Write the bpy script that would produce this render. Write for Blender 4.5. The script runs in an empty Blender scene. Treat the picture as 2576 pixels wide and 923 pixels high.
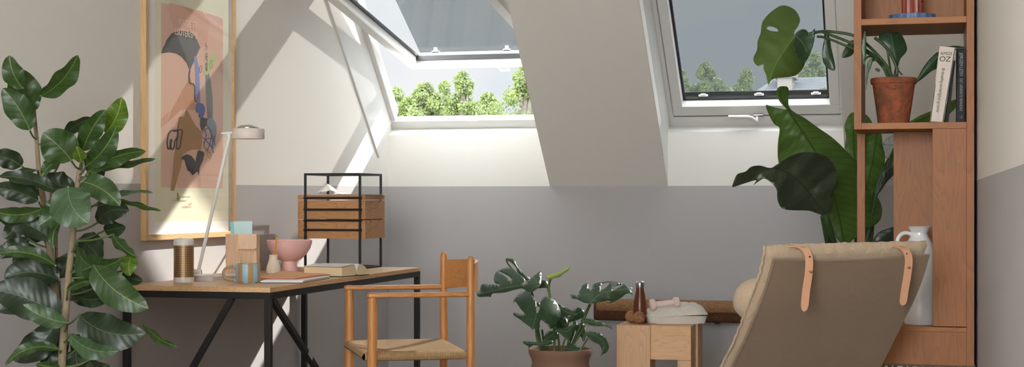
import bpy, bmesh, math, random
from mathutils import Vector, Matrix
from mathutils.geometry import delaunay_2d_cdt
random.seed(7)
SC = bpy.context.scene
COL = SC.collection
# ---------------------------------------------------------------- camera
F = 3900.0; CX = 1288.0; HY = 502.0; CZ = 1.14; FZ = -.08
YAW = math.atan(1032 / F)
FW = Vector((-math.sin(YAW), math.cos(YAW), 0)); RT = Vector((math.cos(YAW), math.sin(YAW), 0)); UP = Vector((0, 0, 1))
CAM = Vector((0, 0, CZ))
cd = bpy.data.cameras.new('camera'); cam = bpy.data.objects.new('camera', cd); COL.objects.link(cam)
cam.location = CAM; cam.rotation_euler = (math.pi / 2, 0, YAW)
cd.sensor_width = 36; cd.lens = F / 2576 * 36; cd.shift_y = (HY - 461.5) / 2576; cd.clip_end = 500; cd.clip_start = .05
SC.camera = cam
def ray(px, py): return FW + RT * ((px - CX) / F) + UP * ((HY - py) / F)
def D(px, py, f): return CAM + ray(px, py) * f
def atX(px, py, X): r = ray(px, py); return CAM + r * (X / r.x)
def atY(px, py, Y): r = ray(px, py); return CAM + r * (Y / r.y)
def atZ(px, py, Z): r = ray(px, py); return CAM + r * ((Z - CZ) / r.z)
def V(*a): return Vector(a)
def lerp(a, b, t): return a + (b - a) * t
# ---------------------------------------------------------------- colours and materials
def lin(c):
    return tuple(((v / 255) / 12.92 if v / 255 <= .04045 else (((v / 255) + .055) / 1.055) ** 2.4) for v in c)
class NT:
    def __init__(s, m): s.m = m; m.use_nodes = True; s.t = m.node_tree; s.t.nodes.clear(); s.out = s.n('ShaderNodeOutputMaterial')
    def n(s, k, **kw):
        x = s.t.nodes.new(k)
        for a, b in kw.items(): setattr(x, a, b)
        return x
    def l(s, a, b): s.t.links.new(a, b)
    def setv(s, sock, v):
        if isinstance(v, bpy.types.NodeSocket): s.l(v, sock)
        elif isinstance(v, (tuple, list)) and len(v) == 3 and sock.type == 'RGBA': sock.default_value = (*v, 1)
        else: sock.default_value = v
    def math(s, op, a, b=0.0, c=0.0):
        x = s.n('ShaderNodeMath', operation=op); s.setv(x.inputs[0], a); s.setv(x.inputs[1], b); s.setv(x.inputs[2], c); return x.outputs[0]
    def mix(s, f, a, b):
        x = s.n('ShaderNodeMix', data_type='RGBA'); s.setv(x.inputs[0], f); s.setv(x.inputs[6], a); s.setv(x.inputs[7], b); return x.outputs[2]
    def ramp(s, f, lo, hi):
        x = s.n('ShaderNodeMapRange'); s.setv(x.inputs[0], f); x.inputs[1].default_value = lo; x.inputs[2].default_value = hi; return x.outputs[0]
    def coord(s, k='Object', sc=(1, 1, 1), rot=(0, 0, 0)):
        t = s.n('ShaderNodeTexCoord'); m = s.n('ShaderNodeMapping'); s.l(t.outputs[k], m.inputs[0]); m.inputs['Scale'].default_value = sc; m.inputs['Rotation'].default_value = rot; return m.outputs[0]
    def noise(s, vec, sc=5, det=3, dist=0.0, rough=.5):
        x = s.n('ShaderNodeTexNoise'); s.l(vec, x.inputs['Vector']); x.inputs['Scale'].default_value = sc; x.inputs['Detail'].default_value = det; x.inputs['Distortion'].default_value = dist; x.inputs['Roughness'].default_value = rough; return x.outputs['Fac']
    def bump(s, h, st=.3, d=.01):
        x = s.n('ShaderNodeBump'); s.l(h, x.inputs['Height']); x.inputs['Strength'].default_value = st; x.inputs['Distance'].default_value = d; return x.outputs[0]
    def bsdf(s, col, rough=.5, metal=0, nrm=None, spec=.5, sheen=0, coat=0):
        b = s.n('ShaderNodeBsdfPrincipled'); s.setv(b.inputs['Base Color'], col); s.setv(b.inputs['Roughness'], rough); s.setv(b.inputs['Metallic'], metal)
        b.inputs['Specular IOR Level'].default_value = spec; b.inputs['Sheen Weight'].default_value = sheen; b.inputs['Coat Weight'].default_value = coat
        if nrm is not None: s.l(nrm, b.inputs['Normal'])
        return b.outputs[0]
    def done(s, o): s.l(o, s.out.inputs[0]); return s.m
def newm(n): return NT(bpy.data.materials.new(n))
def plain(n, c, rough=.5, metal=0, spec=.5, var=.04, sc=20, bmp=0, coat=0, sheen=0):
    t = newm(n); v = t.coord(); f = t.noise(v, sc, 4); c = lin(c)
    col = t.mix(f, tuple(x * (1 - var) for x in c), tuple(min(1, x * (1 + var)) for x in c))
    return t.done(t.bsdf(col, rough, metal, t.bump(f, bmp, .004) if bmp else None, spec, sheen, coat))
def wood(n, c, axis='z', dark=.6, rough=.45, sc=1.0, ring=1.0):
    t = newm(n); k = 'xyz'.index(axis); f3 = lambda l, w: tuple(l if i == k else w for i in range(3)); c = lin(c)
    a = t.noise(t.coord(sc=f3(.9 * sc, 7 * sc)), 1.5, 2, .6, .45)                      # cathedral figure
    w = t.math('FRACT', t.math('MULTIPLY', a, 13 * ring)); w = t.math('POWER', w, 2.2)
    pore = t.ramp(t.noise(t.coord(sc=f3(9 * sc, 330 * sc)), 1, 2), .45, .72); tone = t.noise(t.coord(sc=f3(.7, 5)), 1, 2)
    f = t.math('ADD', t.math('ADD', t.math('MULTIPLY', w, .42), t.math('MULTIPLY', pore, .32)), t.math('MULTIPLY', tone, .35))
    col = t.mix(t.ramp(f, .1, .95), tuple(min(1, x * 1.12) for x in c), tuple(x * dark for x in c))
    return t.done(t.bsdf(col, rough, 0, t.bump(f, .12, .002), .4))
def paint(n, c):
    t = newm(n); f = t.noise(t.coord(), 90, 4); g = t.noise(t.coord(), .8, 2); c = lin(c)
    col = t.mix(g, tuple(x * .975 for x in c), tuple(min(1, x * 1.02) for x in c))
    return t.done(t.bsdf(col, .72, 0, t.bump(f, .05, .002), .25))
def glassm(n, tint=(1, 1, 1), refl=.08, rough=.0, graze=.22):
    t = newm(n); tr = t.n('ShaderNodeBsdfTransparent'); tr.inputs[0].default_value = (*tint, 1)
    g = t.n('ShaderNodeBsdfGlossy'); g.inputs['Roughness'].default_value = rough; g.inputs[0].default_value = (1, 1, 1, 1)
    ge = t.n('ShaderNodeNewGeometry'); dt = t.n('ShaderNodeVectorMath', operation='DOT_PRODUCT'); t.l(ge.outputs['Normal'], dt.inputs[0]); t.l(ge.outputs['Incoming'], dt.inputs[1])
    c_ = t.math('ABSOLUTE', dt.outputs['Value']); sch = t.math('ADD', refl, t.math('MULTIPLY', t.math('POWER', t.math('SUBTRACT', 1.0, c_), 5.0), graze))
    m = t.n('ShaderNodeMixShader'); t.l(sch, m.inputs[0]); t.l(tr.outputs[0], m.inputs[1]); t.l(g.outputs[0], m.inputs[2])
    return t.done(m.outputs[0])
def screenm(n, c, open_):
    t = newm(n); v = t.coord(sc=(1, 1, 1)); f = t.noise(t.coord(sc=(500, 500, 500)), 1, 2); c = lin(c)
    tr = t.n('ShaderNodeBsdfTransparent'); d = t.n('ShaderNodeBsdfTranslucent'); e = t.n('ShaderNodeBsdfDiffuse'); t.setv(d.inputs[0], t.mix(f, tuple(x * .85 for x in c), c)); t.setv(e.inputs[0], c)
    m1 = t.n('ShaderNodeMixShader'); m1.inputs[0].default_value = .5; t.l(d.outputs[0], m1.inputs[1]); t.l(e.outputs[0], m1.inputs[2])
    m = t.n('ShaderNodeMixShader'); m.inputs[0].default_value = open_; t.l(m1.outputs[0], m.inputs[1]); t.l(tr.outputs[0], m.inputs[2])
    return t.done(m.outputs[0])
def leafm(n, c, vein, spacing=.02, slant=.8, rough=.35, trans=.25, vs=.5, midw=.0012, vw=.1, back=None):
    """UV = metres along the midrib, signed metres across it"""
    t = newm(n); uv = t.n('ShaderNodeUVMap'); sp = t.n('ShaderNodeSeparateXYZ'); t.l(uv.outputs[0], sp.inputs[0])
    d = t.math('ABSOLUTE', sp.outputs[1]); a = t.math('SUBTRACT', sp.outputs[0], t.math('MULTIPLY', d, slant))
    fr = t.math('FRACT', t.math('DIVIDE', a, spacing)); fr = t.math('ABSOLUTE', t.math('SUBTRACT', fr, .5))
    side = t.math('SUBTRACT', 1.0, t.ramp(fr, 0, vw)); mid = t.math('SUBTRACT', 1.0, t.ramp(d, midw * .5, midw * 1.5))
    f = t.math('MAXIMUM', t.math('MULTIPLY', side, vs), mid)
    no = t.noise(t.coord(), 14, 3); c = lin(c); c0 = t.mix(no, tuple(x * .7 for x in c), tuple(x * 1.25 for x in c))
    col = t.mix(f, c0, lin(vein))
    nb = t.bump(fr, .35, .004)
    b = t.bsdf(col, rough, 0, nb, .5)
    tl = t.n('ShaderNodeBsdfTranslucent'); t.setv(tl.inputs[0], t.mix(.5, col, lin((120, 150, 40))))
    m = t.n('ShaderNodeMixShader'); m.inputs[0].default_value = trans; t.l(b, m.inputs[1]); t.l(tl.outputs[0], m.inputs[2])
    return t.done(m.outputs[0])
M = {}
M['white_paint'] = paint('white_wall_paint', (228, 223, 215))
M['grey_paint'] = paint('grey_wall_paint', (178, 174, 173))
M['frame_white'] = plain('white_lacquer', (218, 215, 210), .35, var=.01)
M['gasket'] = plain('black_gasket', (38, 38, 40), .5)
M['glass'] = glassm('window_glass', (.97, .98, .98), .012, .0, .05)
M['picglass'] = glassm('picture_glass', (1, 1, 1), .035, .03)
M['screen'] = screenm('awning_screen', (46, 51, 54), .50)
M['screen2'] = screenm('awning_screen_dense', (56, 60, 62), .55)
M['black'] = plain('black_steel', (26, 25, 25), .45, .0, spec=.4)
M['oak_desk'] = wood('desk_oak', (212, 170, 124), 'y', .72, .5)
M['oak_desk_edge'] = wood('desk_oak_edge', (205, 140, 80), 'y', .65, .5)
M['oak_frame'] = wood('frame_oak', (206, 170, 120), 'z', .75, .55)
M['oak_frame_h'] = wood('frame_oak_level', (206, 170, 120), 'y', .75, .55)
M['tray_wood'] = wood('tray_oak', (188, 138, 92), 'x', .62, .5)
M['tray_wood_y'] = wood('tray_oak_side', (184, 134, 88), 'y', .62, .5)
M['chair_wood'] = wood('chair_oak', (186, 127, 72), 'z', .68, .42)
M['chair_wood_x'] = wood('chair_oak_level', (186, 127, 72), 'x', .68, .42)
M['shelf_v'] = wood('shelf_oak_upright', (146, 88, 36), 'z', .7, .5)
M['shelf_h'] = wood('shelf_oak_board', (154, 94, 40), 'x', .7, .5)
M['stool_v'] = wood('pine_upright', (208, 164, 124), 'z', .75, .5, 1.6)
M['stool_h'] = wood('pine_level', (214, 168, 124), 'x', .75, .5, 1.6)
M['floor'] = wood('floor_boards', (140, 124, 108), 'y', .7, .5)
M['white_plastic'] = plain('white_plastic', (242, 238, 234), .4, var=.01)
M['chrome'] = plain('brushed_steel', (200, 198, 195), .25, 1.0)
M['brass'] = plain('brass', (190, 140, 70), .25, 1.0)
def mk_terra():
    t = newm('weathered_terracotta'); a = t.ramp(t.noise(t.coord(), 11, 6, .8, .65), .42, .60); b = t.ramp(t.noise(t.coord(), 60, 3), .62, .72)
    col = t.mix(a, lin((112, 70, 50)), lin((158, 84, 54))); col = t.mix(t.math('MULTIPLY', b, .6), col, lin((60, 40, 32)))
    return t.done(t.bsdf(col, .85, 0, t.bump(a, .1, .003), .25))
M['terracotta'] = mk_terra()
M['terracotta_big'] = plain('terracotta_large', (130, 98, 78), .85, var=.2, sc=9, bmp=.15)
M['pink'] = plain('pink_ceramic', (236, 190, 184), .55, var=.03)
M['stone'] = plain('cream_clay', (236, 226, 208), .85, var=.06, sc=40, bmp=.5)
M['pencil'] = plain('ochre_pencil', (222, 150, 30), .5)
M['lead'] = plain('pencil_end', (110, 80, 60), .6)
M['card'] = plain('pale_blue_card', (206, 236, 238), .6, var=.02)
M['paper'] = plain('white_paper', (238, 232, 228), .8, var=.02)
M['oldpaper'] = plain('book_pages', (222, 200, 160), .85, var=.05, sc=300)
M['red'] = plain('red_folder', (206, 70, 44), .7, var=.05)
M['peachpaper'] = plain('peach_folder', (226, 170, 120), .7, var=.03)
M['navy'] = plain('dark_cover', (40, 40, 52), .6)
M['soil'] = plain('soil', (50, 38, 30), .95, var=.4, sc=60, bmp=.6)
M['jug'] = plain('white_glazed_ceramic', (222, 218, 214), .22, var=.02, coat=.4)
M['leather'] = plain('tan_leather', (214, 160, 124), .55, var=.06, sc=40)
M['hole'] = plain('dark_hole', (40, 25, 20), .9)
M['pinkrubber'] = plain('pale_pink_rubber', (226, 200, 190), .6, var=.02)
M['bottlewood'] = wood('dark_wood_print', (104, 54, 30), 'z', .5, .3)
M['bookwhite'] = plain('cream_book_cover', (206, 192, 178), .6, var=.02)
M['bookblack'] = plain('black_book_cover', (16, 17, 20), .7)
M['ink'] = plain('black_ink', (42, 38, 36), .7)
M['inkgrey'] = plain('grey_ink', (150, 150, 150), .7)
M['blueglaze'] = plain('blue_lacquer', (88, 112, 150), .4, var=.05)
M['redglaze'] = plain('dusty_red_lacquer', (148, 74, 62), .4, var=.05)
M['stem'] = plain('green_stem', (82, 100, 52), .5, var=.2)
M['stem_dark'] = plain('dark_green_stem', (48, 72, 34), .5, var=.2)
M['bark'] = plain('ficus_bark', (132, 116, 92), .85, var=.25, sc=40, bmp=.4)
M['treebark'] = plain('tree_bark', (44, 38, 30), .9, var=.25)
M['rooftile'] = plain('grey_roof_tiles', (66, 68, 71), .8, var=.15, sc=6)
M['render'] = plain('house_wall', (84, 76, 70), .9)
M['leaf_ficus'] = leafm('ficus_leaf', (44, 70, 33), (118, 138, 72), .026, .7, .40, .22, .32, .0012, .06)
M['leaf_ficus_dark'] = leafm('ficus_leaf_dark', (27, 43, 27), (78, 98, 56), .026, .7, .40, .12, .3, .0012, .06)  # darker copy puts the shade inside and low in the plant into colour
M['leaf_ficus_pale'] = leafm('ficus_leaf_grey_green', (56, 80, 50), (112, 130, 88), .026, .7, .42, .15, .4, .0011, .08)
M['leaf_ficus_new'] = leafm('ficus_leaf_new', (80, 110, 34), (160, 176, 84), .026, .7, .4, .35, .4, .001, .08)
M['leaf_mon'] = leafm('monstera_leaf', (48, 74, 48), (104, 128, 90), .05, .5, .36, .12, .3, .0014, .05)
M['leaf_mon_lit'] = leafm('hanging_monstera_leaf', (98, 124, 62), (150, 166, 100), .05, .5, .35, .4, .25, .0016, .04)  # lighter copy of the monstera green, daylight put into the colour
M['leaf_strel'] = leafm('strelitzia_leaf', (112, 146, 70), (62, 92, 40), .034, -.55, .4, .6, .6, .003, .12)  # green brightened to stand in for backlight from the window
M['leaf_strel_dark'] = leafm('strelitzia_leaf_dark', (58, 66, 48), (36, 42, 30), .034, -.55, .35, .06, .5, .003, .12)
M['bud'] = plain('lime_new_leaf', (158, 180, 100), .5, var=.1)
def mk_linen(n, c, sc=1.0, bmp=.4):
    t = newm(n); v = t.coord(sc=(1, 1, 1)); a = t.noise(t.coord(sc=(900 * sc, 900 * sc, 60 * sc)), 1, 2); b = t.noise(t.coord(sc=(60 * sc, 60 * sc, 900 * sc)), 1, 2)
    f = t.math('ADD', t.math('MULTIPLY', a, .5), t.math('MULTIPLY', b, .5)); g = t.noise(v, 6, 4); c = lin(c)
    col = t.mix(t.math('ADD', t.math('MULTIPLY', f, .6), t.math('MULTIPLY', g, .4)), tuple(x * .72 for x in c), tuple(min(1, x * 1.2) for x in c))
    wr = t.noise(t.coord(), 17, 4, 1.2, .6); b1 = t.n('ShaderNodeBump'); t.l(wr, b1.inputs['Height']); b1.inputs['Strength'].default_value = min(1, bmp * 1.6); b1.inputs['Distance'].default_value = .018; b2 = t.n('ShaderNodeBump'); t.l(t.math('ADD', f, g), b2.inputs['Height']); b2.inputs['Strength'].default_value = bmp; b2.inputs['Distance'].default_value = .004; t.l(b1.outputs[0], b2.inputs['Normal']); return t.done(t.bsdf(col, .9, 0, b2.outputs[0], .15, .2))
M['linen'] = mk_linen('linen_cushion', (190, 166, 138))
M['canvas'] = mk_linen('canvas_back', (140, 117, 94), 1, .12)
M['mush'] = mk_linen('pale_linen_pillow', (220, 212, 198))
def mk_cork(n, c):
    t = newm(n); vo = t.n('ShaderNodeTexVoronoi'); t.l(t.coord(), vo.inputs['Vector']); vo.inputs['Scale'].default_value = 260
    s = t.n('ShaderNodeSeparateColor'); t.l(vo.outputs['Color'], s.inputs[0]); c = lin(c)
    col = t.mix(s.outputs[0], tuple(x * .55 for x in c), tuple(min(1, x * 1.25) for x in c))
    return t.done(t.bsdf(col, .85, 0, t.bump(s.outputs[1], .2, .002), .2))
M['cork'] = mk_cork('cork', (152, 114, 80)); M['cork_dark'] = mk_cork('dark_cork', (92, 62, 44)); M['cork_ball'] = mk_cork('cork_ball', (158, 114, 78))
def mk_perf():
    t = newm('perforated_gold_metal'); uv = t.n('ShaderNodeUVMap'); sp = t.n('ShaderNodeSeparateXYZ'); t.l(uv.outputs[0], sp.inputs[0])
    u = t.math('MULTIPLY', sp.outputs[0], 64 * math.pi * 2); v = t.math('MULTIPLY', sp.outputs[1], math.pi * 2 / .0085)
    f = t.math('MULTIPLY', t.math('COSINE', t.math('MULTIPLY', u, .5)), t.math('COSINE', t.math('MULTIPLY', v, .5)))
    f = t.math('ABSOLUTE', f); f = t.ramp(f, .5, .7)
    col = t.mix(f, lin((196, 164, 124)), lin((50, 36, 24)))
    return t.done(t.bsdf(col, .38, t.math('SUBTRACT', .9, f)))
M['perf'] = mk_perf()
def mk_mug():
    t = newm('striped_glazed_mug'); uv = t.n('ShaderNodeUVMap'); sp = t.n('ShaderNodeSeparateXYZ'); t.l(uv.outputs[0], sp.inputs[0])
    f = t.math('FRACT', t.math('ADD', t.math('MULTIPLY', sp.outputs[0], 7), .30)); f = t.math('GREATER_THAN', f, .5)
    vo = t.n('ShaderNodeTexVoronoi'); t.l(t.coord(), vo.inputs['Vector']); vo.inputs['Scale'].default_value = 190
    s = t.n('ShaderNodeSeparateColor'); t.l(vo.outputs['Color'], s.inputs[0]); sel = t.math('GREATER_THAN', s.outputs[0], .82); dot = t.math('MULTIPLY', sel, t.math('LESS_THAN', vo.outputs['Distance'], .2))
    col = t.mix(f, lin((176, 140, 92)), lin((150, 186, 204))); col = t.mix(t.math('MULTIPLY', dot, .8), col, lin((70, 50, 34)))
    return t.done(t.bsdf(col, .35))
M['mug'] = mk_mug(); M['mugclay'] = plain('speckled_clay', (178, 146, 100), .5, var=.15, sc=120)
M['mugblue'] = plain('blue_glaze', (150, 186, 204), .35)
M['ribwood'] = wood('beech_ribbed', (224, 192, 162), 'z', .85, .55)
def mk_cord():
    t = newm('woven_paper_cord'); uv = t.n('ShaderNodeUVMap'); sp = t.n('ShaderNodeSeparateXYZ'); t.l(uv.outputs[0], sp.inputs[0])
    f = t.math('ABSOLUTE', t.math('SINE', t.math('MULTIPLY', sp.outputs[0], math.pi / .0052))); g = t.noise(t.coord(), 40, 2)
    col = t.mix(f, lin((116, 84, 52)), t.mix(g, lin((206, 172, 124)), lin((186, 148, 100))))
    return t.done(t.bsdf(col, .8, 0, t.bump(f, .8, .003)))
M['cord'] = mk_cord()
def mk_zig():
    t = newm('zigzag_weave'); sp = t.n('ShaderNodeSeparateXYZ'); t.l(t.coord(), sp.inputs[0])
    a = t.math('PINGPONG', sp.outputs[0], .03); b = t.math('FRACT', t.math('DIVIDE', t.math('ADD', sp.outputs[1], a), .03)); b = t.math('GREATER_THAN', b, .5)
    return t.done(t.bsdf(t.mix(b, lin((44, 40, 38)), lin((196, 180, 156))), .95))
M['zig'] = mk_zig()
def mk_foliage():
    t = newm('tree_leaves'); o = t.n('ShaderNodeTexCoord'); f = t.noise(t.coord(), 9, 3); col = t.mix(t.ramp(f, .3, .7), lin((20, 28, 10)), lin((66, 76, 32)))
    d = t.bsdf(col, .5); tl = t.n('ShaderNodeBsdfTranslucent'); t.setv(tl.inputs[0], lin((96, 112, 40)))
    m = t.n('ShaderNodeMixShader'); m.inputs[0].default_value = .35; t.l(d, m.inputs[1]); t.l(tl.outputs[0], m.inputs[2]); return t.done(m.outputs[0])
M['foliage'] = mk_foliage()
_flat = {}
def flat(c, rough=.6):
    if c not in _flat: _flat[c] = plain('print_%d_%d_%d' % c, c, rough, var=.01)
    return _flat[c]
# ---------------------------------------------------------------- objects
def props(o, label=None, cat=None, group=None, kind=None):
    if label: o['label'] = label
    if cat: o['category'] = cat
    if group: o['group'] = group
    if kind: o['kind'] = kind
    return o
def thing(name, label, cat, loc, group=None):
    o = bpy.data.objects.new(name, None); COL.objects.link(o); o.location = loc; o.empty_display_size = .05
    return props(o, label, cat, group)
def worldloc(o):
    p = Vector(o.location)
    while o.parent: o = o.parent; p += o.location
    return p
def obj(name, bm, mats, parent=None, smooth=False, loc=None, label=None):
    if loc is None: loc = worldloc(parent) if parent else Vector((0, 0, 0))
    else: loc = Vector(loc)
    bmesh.ops.recalc_face_normals(bm, faces=bm.faces[:]) if not smooth == 'leaf' else None
    bmesh.ops.translate(bm, verts=bm.verts[:], vec=-loc)
    me = bpy.data.meshes.new(name); bm.to_mesh(me); bm.free()
    for m in (mats if isinstance(mats, (list, tuple)) else [mats]): me.materials.append(m)
    if smooth:
        me.polygons.foreach_set('use_smooth', [True] * len(me.polygons))
        if smooth != 'leaf':
            try: me.set_sharp_from_angle(angle=math.radians(40))
            except Exception: pass
    o = bpy.data.objects.new(name, me); COL.objects.link(o)
    if parent: o.parent = parent; o.location = loc - worldloc(parent)
    else: o.location = loc
    if label: o['label'] = label
    return o
def single(name, bm, mats, label, cat, group=None, smooth=False, loc=None):
    if loc is None:
        xs = [v.co for v in bm.verts]; loc = Vector((sum(p.x for p in xs) / len(xs), sum(p.y for p in xs) / len(xs), min(p.z for p in xs)))
    return props(obj(name, bm, mats, None, smooth, loc), label, cat, group)
def struct(name, bm, mats, parent=None, smooth=False):
    o = obj(name, bm, mats, parent, smooth)
    if not parent: o['kind'] = 'structure'
    return o
def BM():
    b = bmesh.new(); b.loops.layers.uv.new('UVMap'); return b
def hexa(bm, c, mi=0, bev=0.0, seg=2):
    """c: 8 corners, bottom 4 ccw then top 4"""
    v = [bm.verts.new(p) for p in c]
    fs = [bm.faces.new([v[i] for i in q]) for q in ((3, 2, 1, 0), (4, 5, 6, 7), (0, 1, 5, 4), (1, 2, 6, 5), (2, 3, 7, 6), (3, 0, 4, 7))]
    for f in fs: f.material_index = mi
    if bev > 0:
        es = list({e for f in fs for e in f.edges})
        r = bmesh.ops.bevel(bm, geom=es, offset=bev, segments=seg, profile=.5, affect='EDGES')
        for f in r['faces']: f.material_index = mi
    return v
def box(bm, x0, x1, y0, y1, z0, z1, mi=0, bev=0.0, mat=None):
    c = [V(x0, y0, z0), V(x1, y0, z0), V(x1, y1, z0), V(x0, y1, z0), V(x0, y0, z1), V(x1, y0, z1), V(x1, y1, z1), V(x0, y1, z1)]
    if mat is not None: c = [mat @ p for p in c]
    return hexa(bm, c, mi, bev)
def bar(bm, p, q, w, h, up=UP, mi=0, bev=0.0):
    p = Vector(p); q = Vector(q); a = (q - p).normalized(); s = a.cross(up)
    s = s.normalized() if s.length > 1e-5 else V(1, 0, 0); n = s.cross(a).normalized(); s = s * w / 2; n = n * h / 2
    return hexa(bm, [p - s - n, p + s - n, q + s - n, q - s - n, p - s + n, p + s + n, q + s + n, q - s + n], mi, bev)
def tube(bm, pts, rad, n=12, mi=0, cap=True, flatz=1.0, upv=None):
    pts = [Vector(p) for p in pts]; rad = rad if isinstance(rad, (list, tuple)) else [rad] * len(pts)
    rings = []; ref = upv or (UP if abs((pts[-1] - pts[0]).normalized().z) < .9 else V(1, 0, 0)); uvl = bm.loops.layers.uv.active; prev = None
    for i, p in enumerate(pts):
        a = (pts[min(i + 1, len(pts) - 1)] - pts[max(i - 1, 0)]).normalized()
        if prev is None: s = a.cross(ref).normalized()
        else: s = (prev - a * prev.dot(a)).normalized()
        prev = s; t = a.cross(s)
        rings.append([bm.verts.new(p + (s * math.cos(2 * math.pi * k / n) + t * math.sin(2 * math.pi * k / n) * flatz) * rad[i]) for k in range(n)])
    for i in range(len(rings) - 1):
        for k in range(n):
            f = bm.faces.new((rings[i][k], rings[i][(k + 1) % n], rings[i + 1][(k + 1) % n], rings[i + 1][k])); f.material_index = mi
    if cap:
        for r in (rings[0][::-1], rings[-1]):
            try: f = bm.faces.new(r); f.material_index = mi
            except ValueError: pass
    return rings
def lathe(bm, prof, c, n=40, mi=0, axis=None, jit=0, rmod=None):
    """prof: (r, h) list; axis: direction of h"""
    c = Vector(c); a = Vector(axis).normalized() if axis else V(0, 0, 1); s = a.orthogonal().normalized() if axis else V(1, 0, 0); t = a.cross(s)
    uvl = bm.loops.layers.uv.active; rings = []
    for r, h in prof:
        rings.append([bm.verts.new(c + a * h + (s * math.cos(2 * math.pi * k / n) + t * math.sin(2 * math.pi * k / n)) * (r * (rmod(2 * math.pi * k / n, h) if rmod else 1) + random.uniform(-jit, jit))) for k in range(n)])
    for i in range(len(rings) - 1):
        for k in range(n):
            f = bm.faces.new((rings[i][k], rings[i][(k + 1) % n], rings[i + 1][(k + 1) % n], rings[i + 1][k])); f.material_index = mi
            for lp, (u, vv) in zip(f.loops, ((k / n, prof[i][1]), ((k + 1) / n, prof[i][1]), ((k + 1) / n, prof[i + 1][1]), (k / n, prof[i + 1][1]))): lp[uvl].uv = (u, vv)
    for r, ok in ((rings[0], prof[0][0] > 1e-4), (rings[-1], prof[-1][0] > 1e-4)):
        if ok:
            f = bm.faces.new(r); f.material_index = mi
    if prof[0][0] <= 1e-4 or prof[-1][0] <= 1e-4: bmesh.ops.remove_doubles(bm, verts=bm.verts[:], dist=1e-5)
    return rings
def prism(bm, prof, x0, x1, mi=0):
    """YZ profile extruded along X"""
    a = [bm.verts.new((x0, y, z)) for y, z in prof]; b = [bm.verts.new((x1, y, z)) for y, z in prof]
    for f in [bm.faces.new(a), bm.faces.new(b[::-1])] + [bm.faces.new((a[i], b[i], b[(i + 1) % len(a)], a[(i + 1) % len(a)])) for i in range(len(a))]: f.material_index = mi
def quad(bm, pts, mi=0):
    f = bm.faces.new([bm.verts.new(p) for p in pts]); f.material_index = mi; return f
def smoothline(pts, n=6):
    """Catmull-Rom through points"""
    P = [Vector(p) for p in pts]; out = []
    for i in range(len(P) - 1):
        a, b, c, d = P[max(i - 1, 0)], P[i], P[i + 1], P[min(i + 2, len(P) - 1)]
        for k in range(n):
            t = k / n; out.append(.5 * ((2 * b) + (c - a) * t + (2 * a - 5 * b + 4 * c - d) * t * t + (3 * b - a - 3 * c + d) * t ** 3))
    out.append(P[-1]); return out
def closedsmooth(pts, n=4):
    P = [Vector(p) for p in pts]; L = len(P); out = []
    for i in range(L):
        a, b, c, d = P[i - 1], P[i], P[(i + 1) % L], P[(i + 2) % L]
        for k in range(n):
            t = k / n; out.append(.5 * ((2 * b) + (c - a) * t + (2 * a - 5 * b + 4 * c - d) * t * t + (3 * b - a - 3 * c + d) * t ** 3))
    return out
def text_into(bm, body, size, M4, ext=.0004, mi=0, align='LEFT', shear=0, spacing=1.0, wscale=1.0):
    cu = bpy.data.curves.new('tmp_text', 'FONT'); cu.body = body; cu.size = size; cu.extrude = ext; cu.align_x = align; cu.shear = shear; cu.space_character = spacing; cu.resolution_u = 4
    o = bpy.data.objects.new('tmp_text', cu); COL.objects.link(o); bpy.context.view_layer.update()
    dg = bpy.context.evaluated_depsgraph_get(); me = bpy.data.meshes.new_from_object(o.evaluated_get(dg))
    me.transform(M4 @ Matrix.Diagonal((wscale, 1, 1, 1))); n0 = len(bm.faces); bm.from_mesh(me); bm.faces.ensure_lookup_table()
    for f in bm.faces[n0:]: f.material_index = mi
    bpy.data.objects.remove(o); bpy.data.curves.remove(cu); bpy.data.meshes.remove(me)
def frame4(o, x, y):
    """matrix whose local x, y run along the given world directions"""
    x = Vector(x).normalized(); y = Vector(y).normalized(); z = x.cross(y); m = Matrix.Identity(4)
    for i in range(3): m[i][0] = x[i]; m[i][1] = y[i]; m[i][2] = z[i]; m[i][3] = o[i]
    return m
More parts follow.
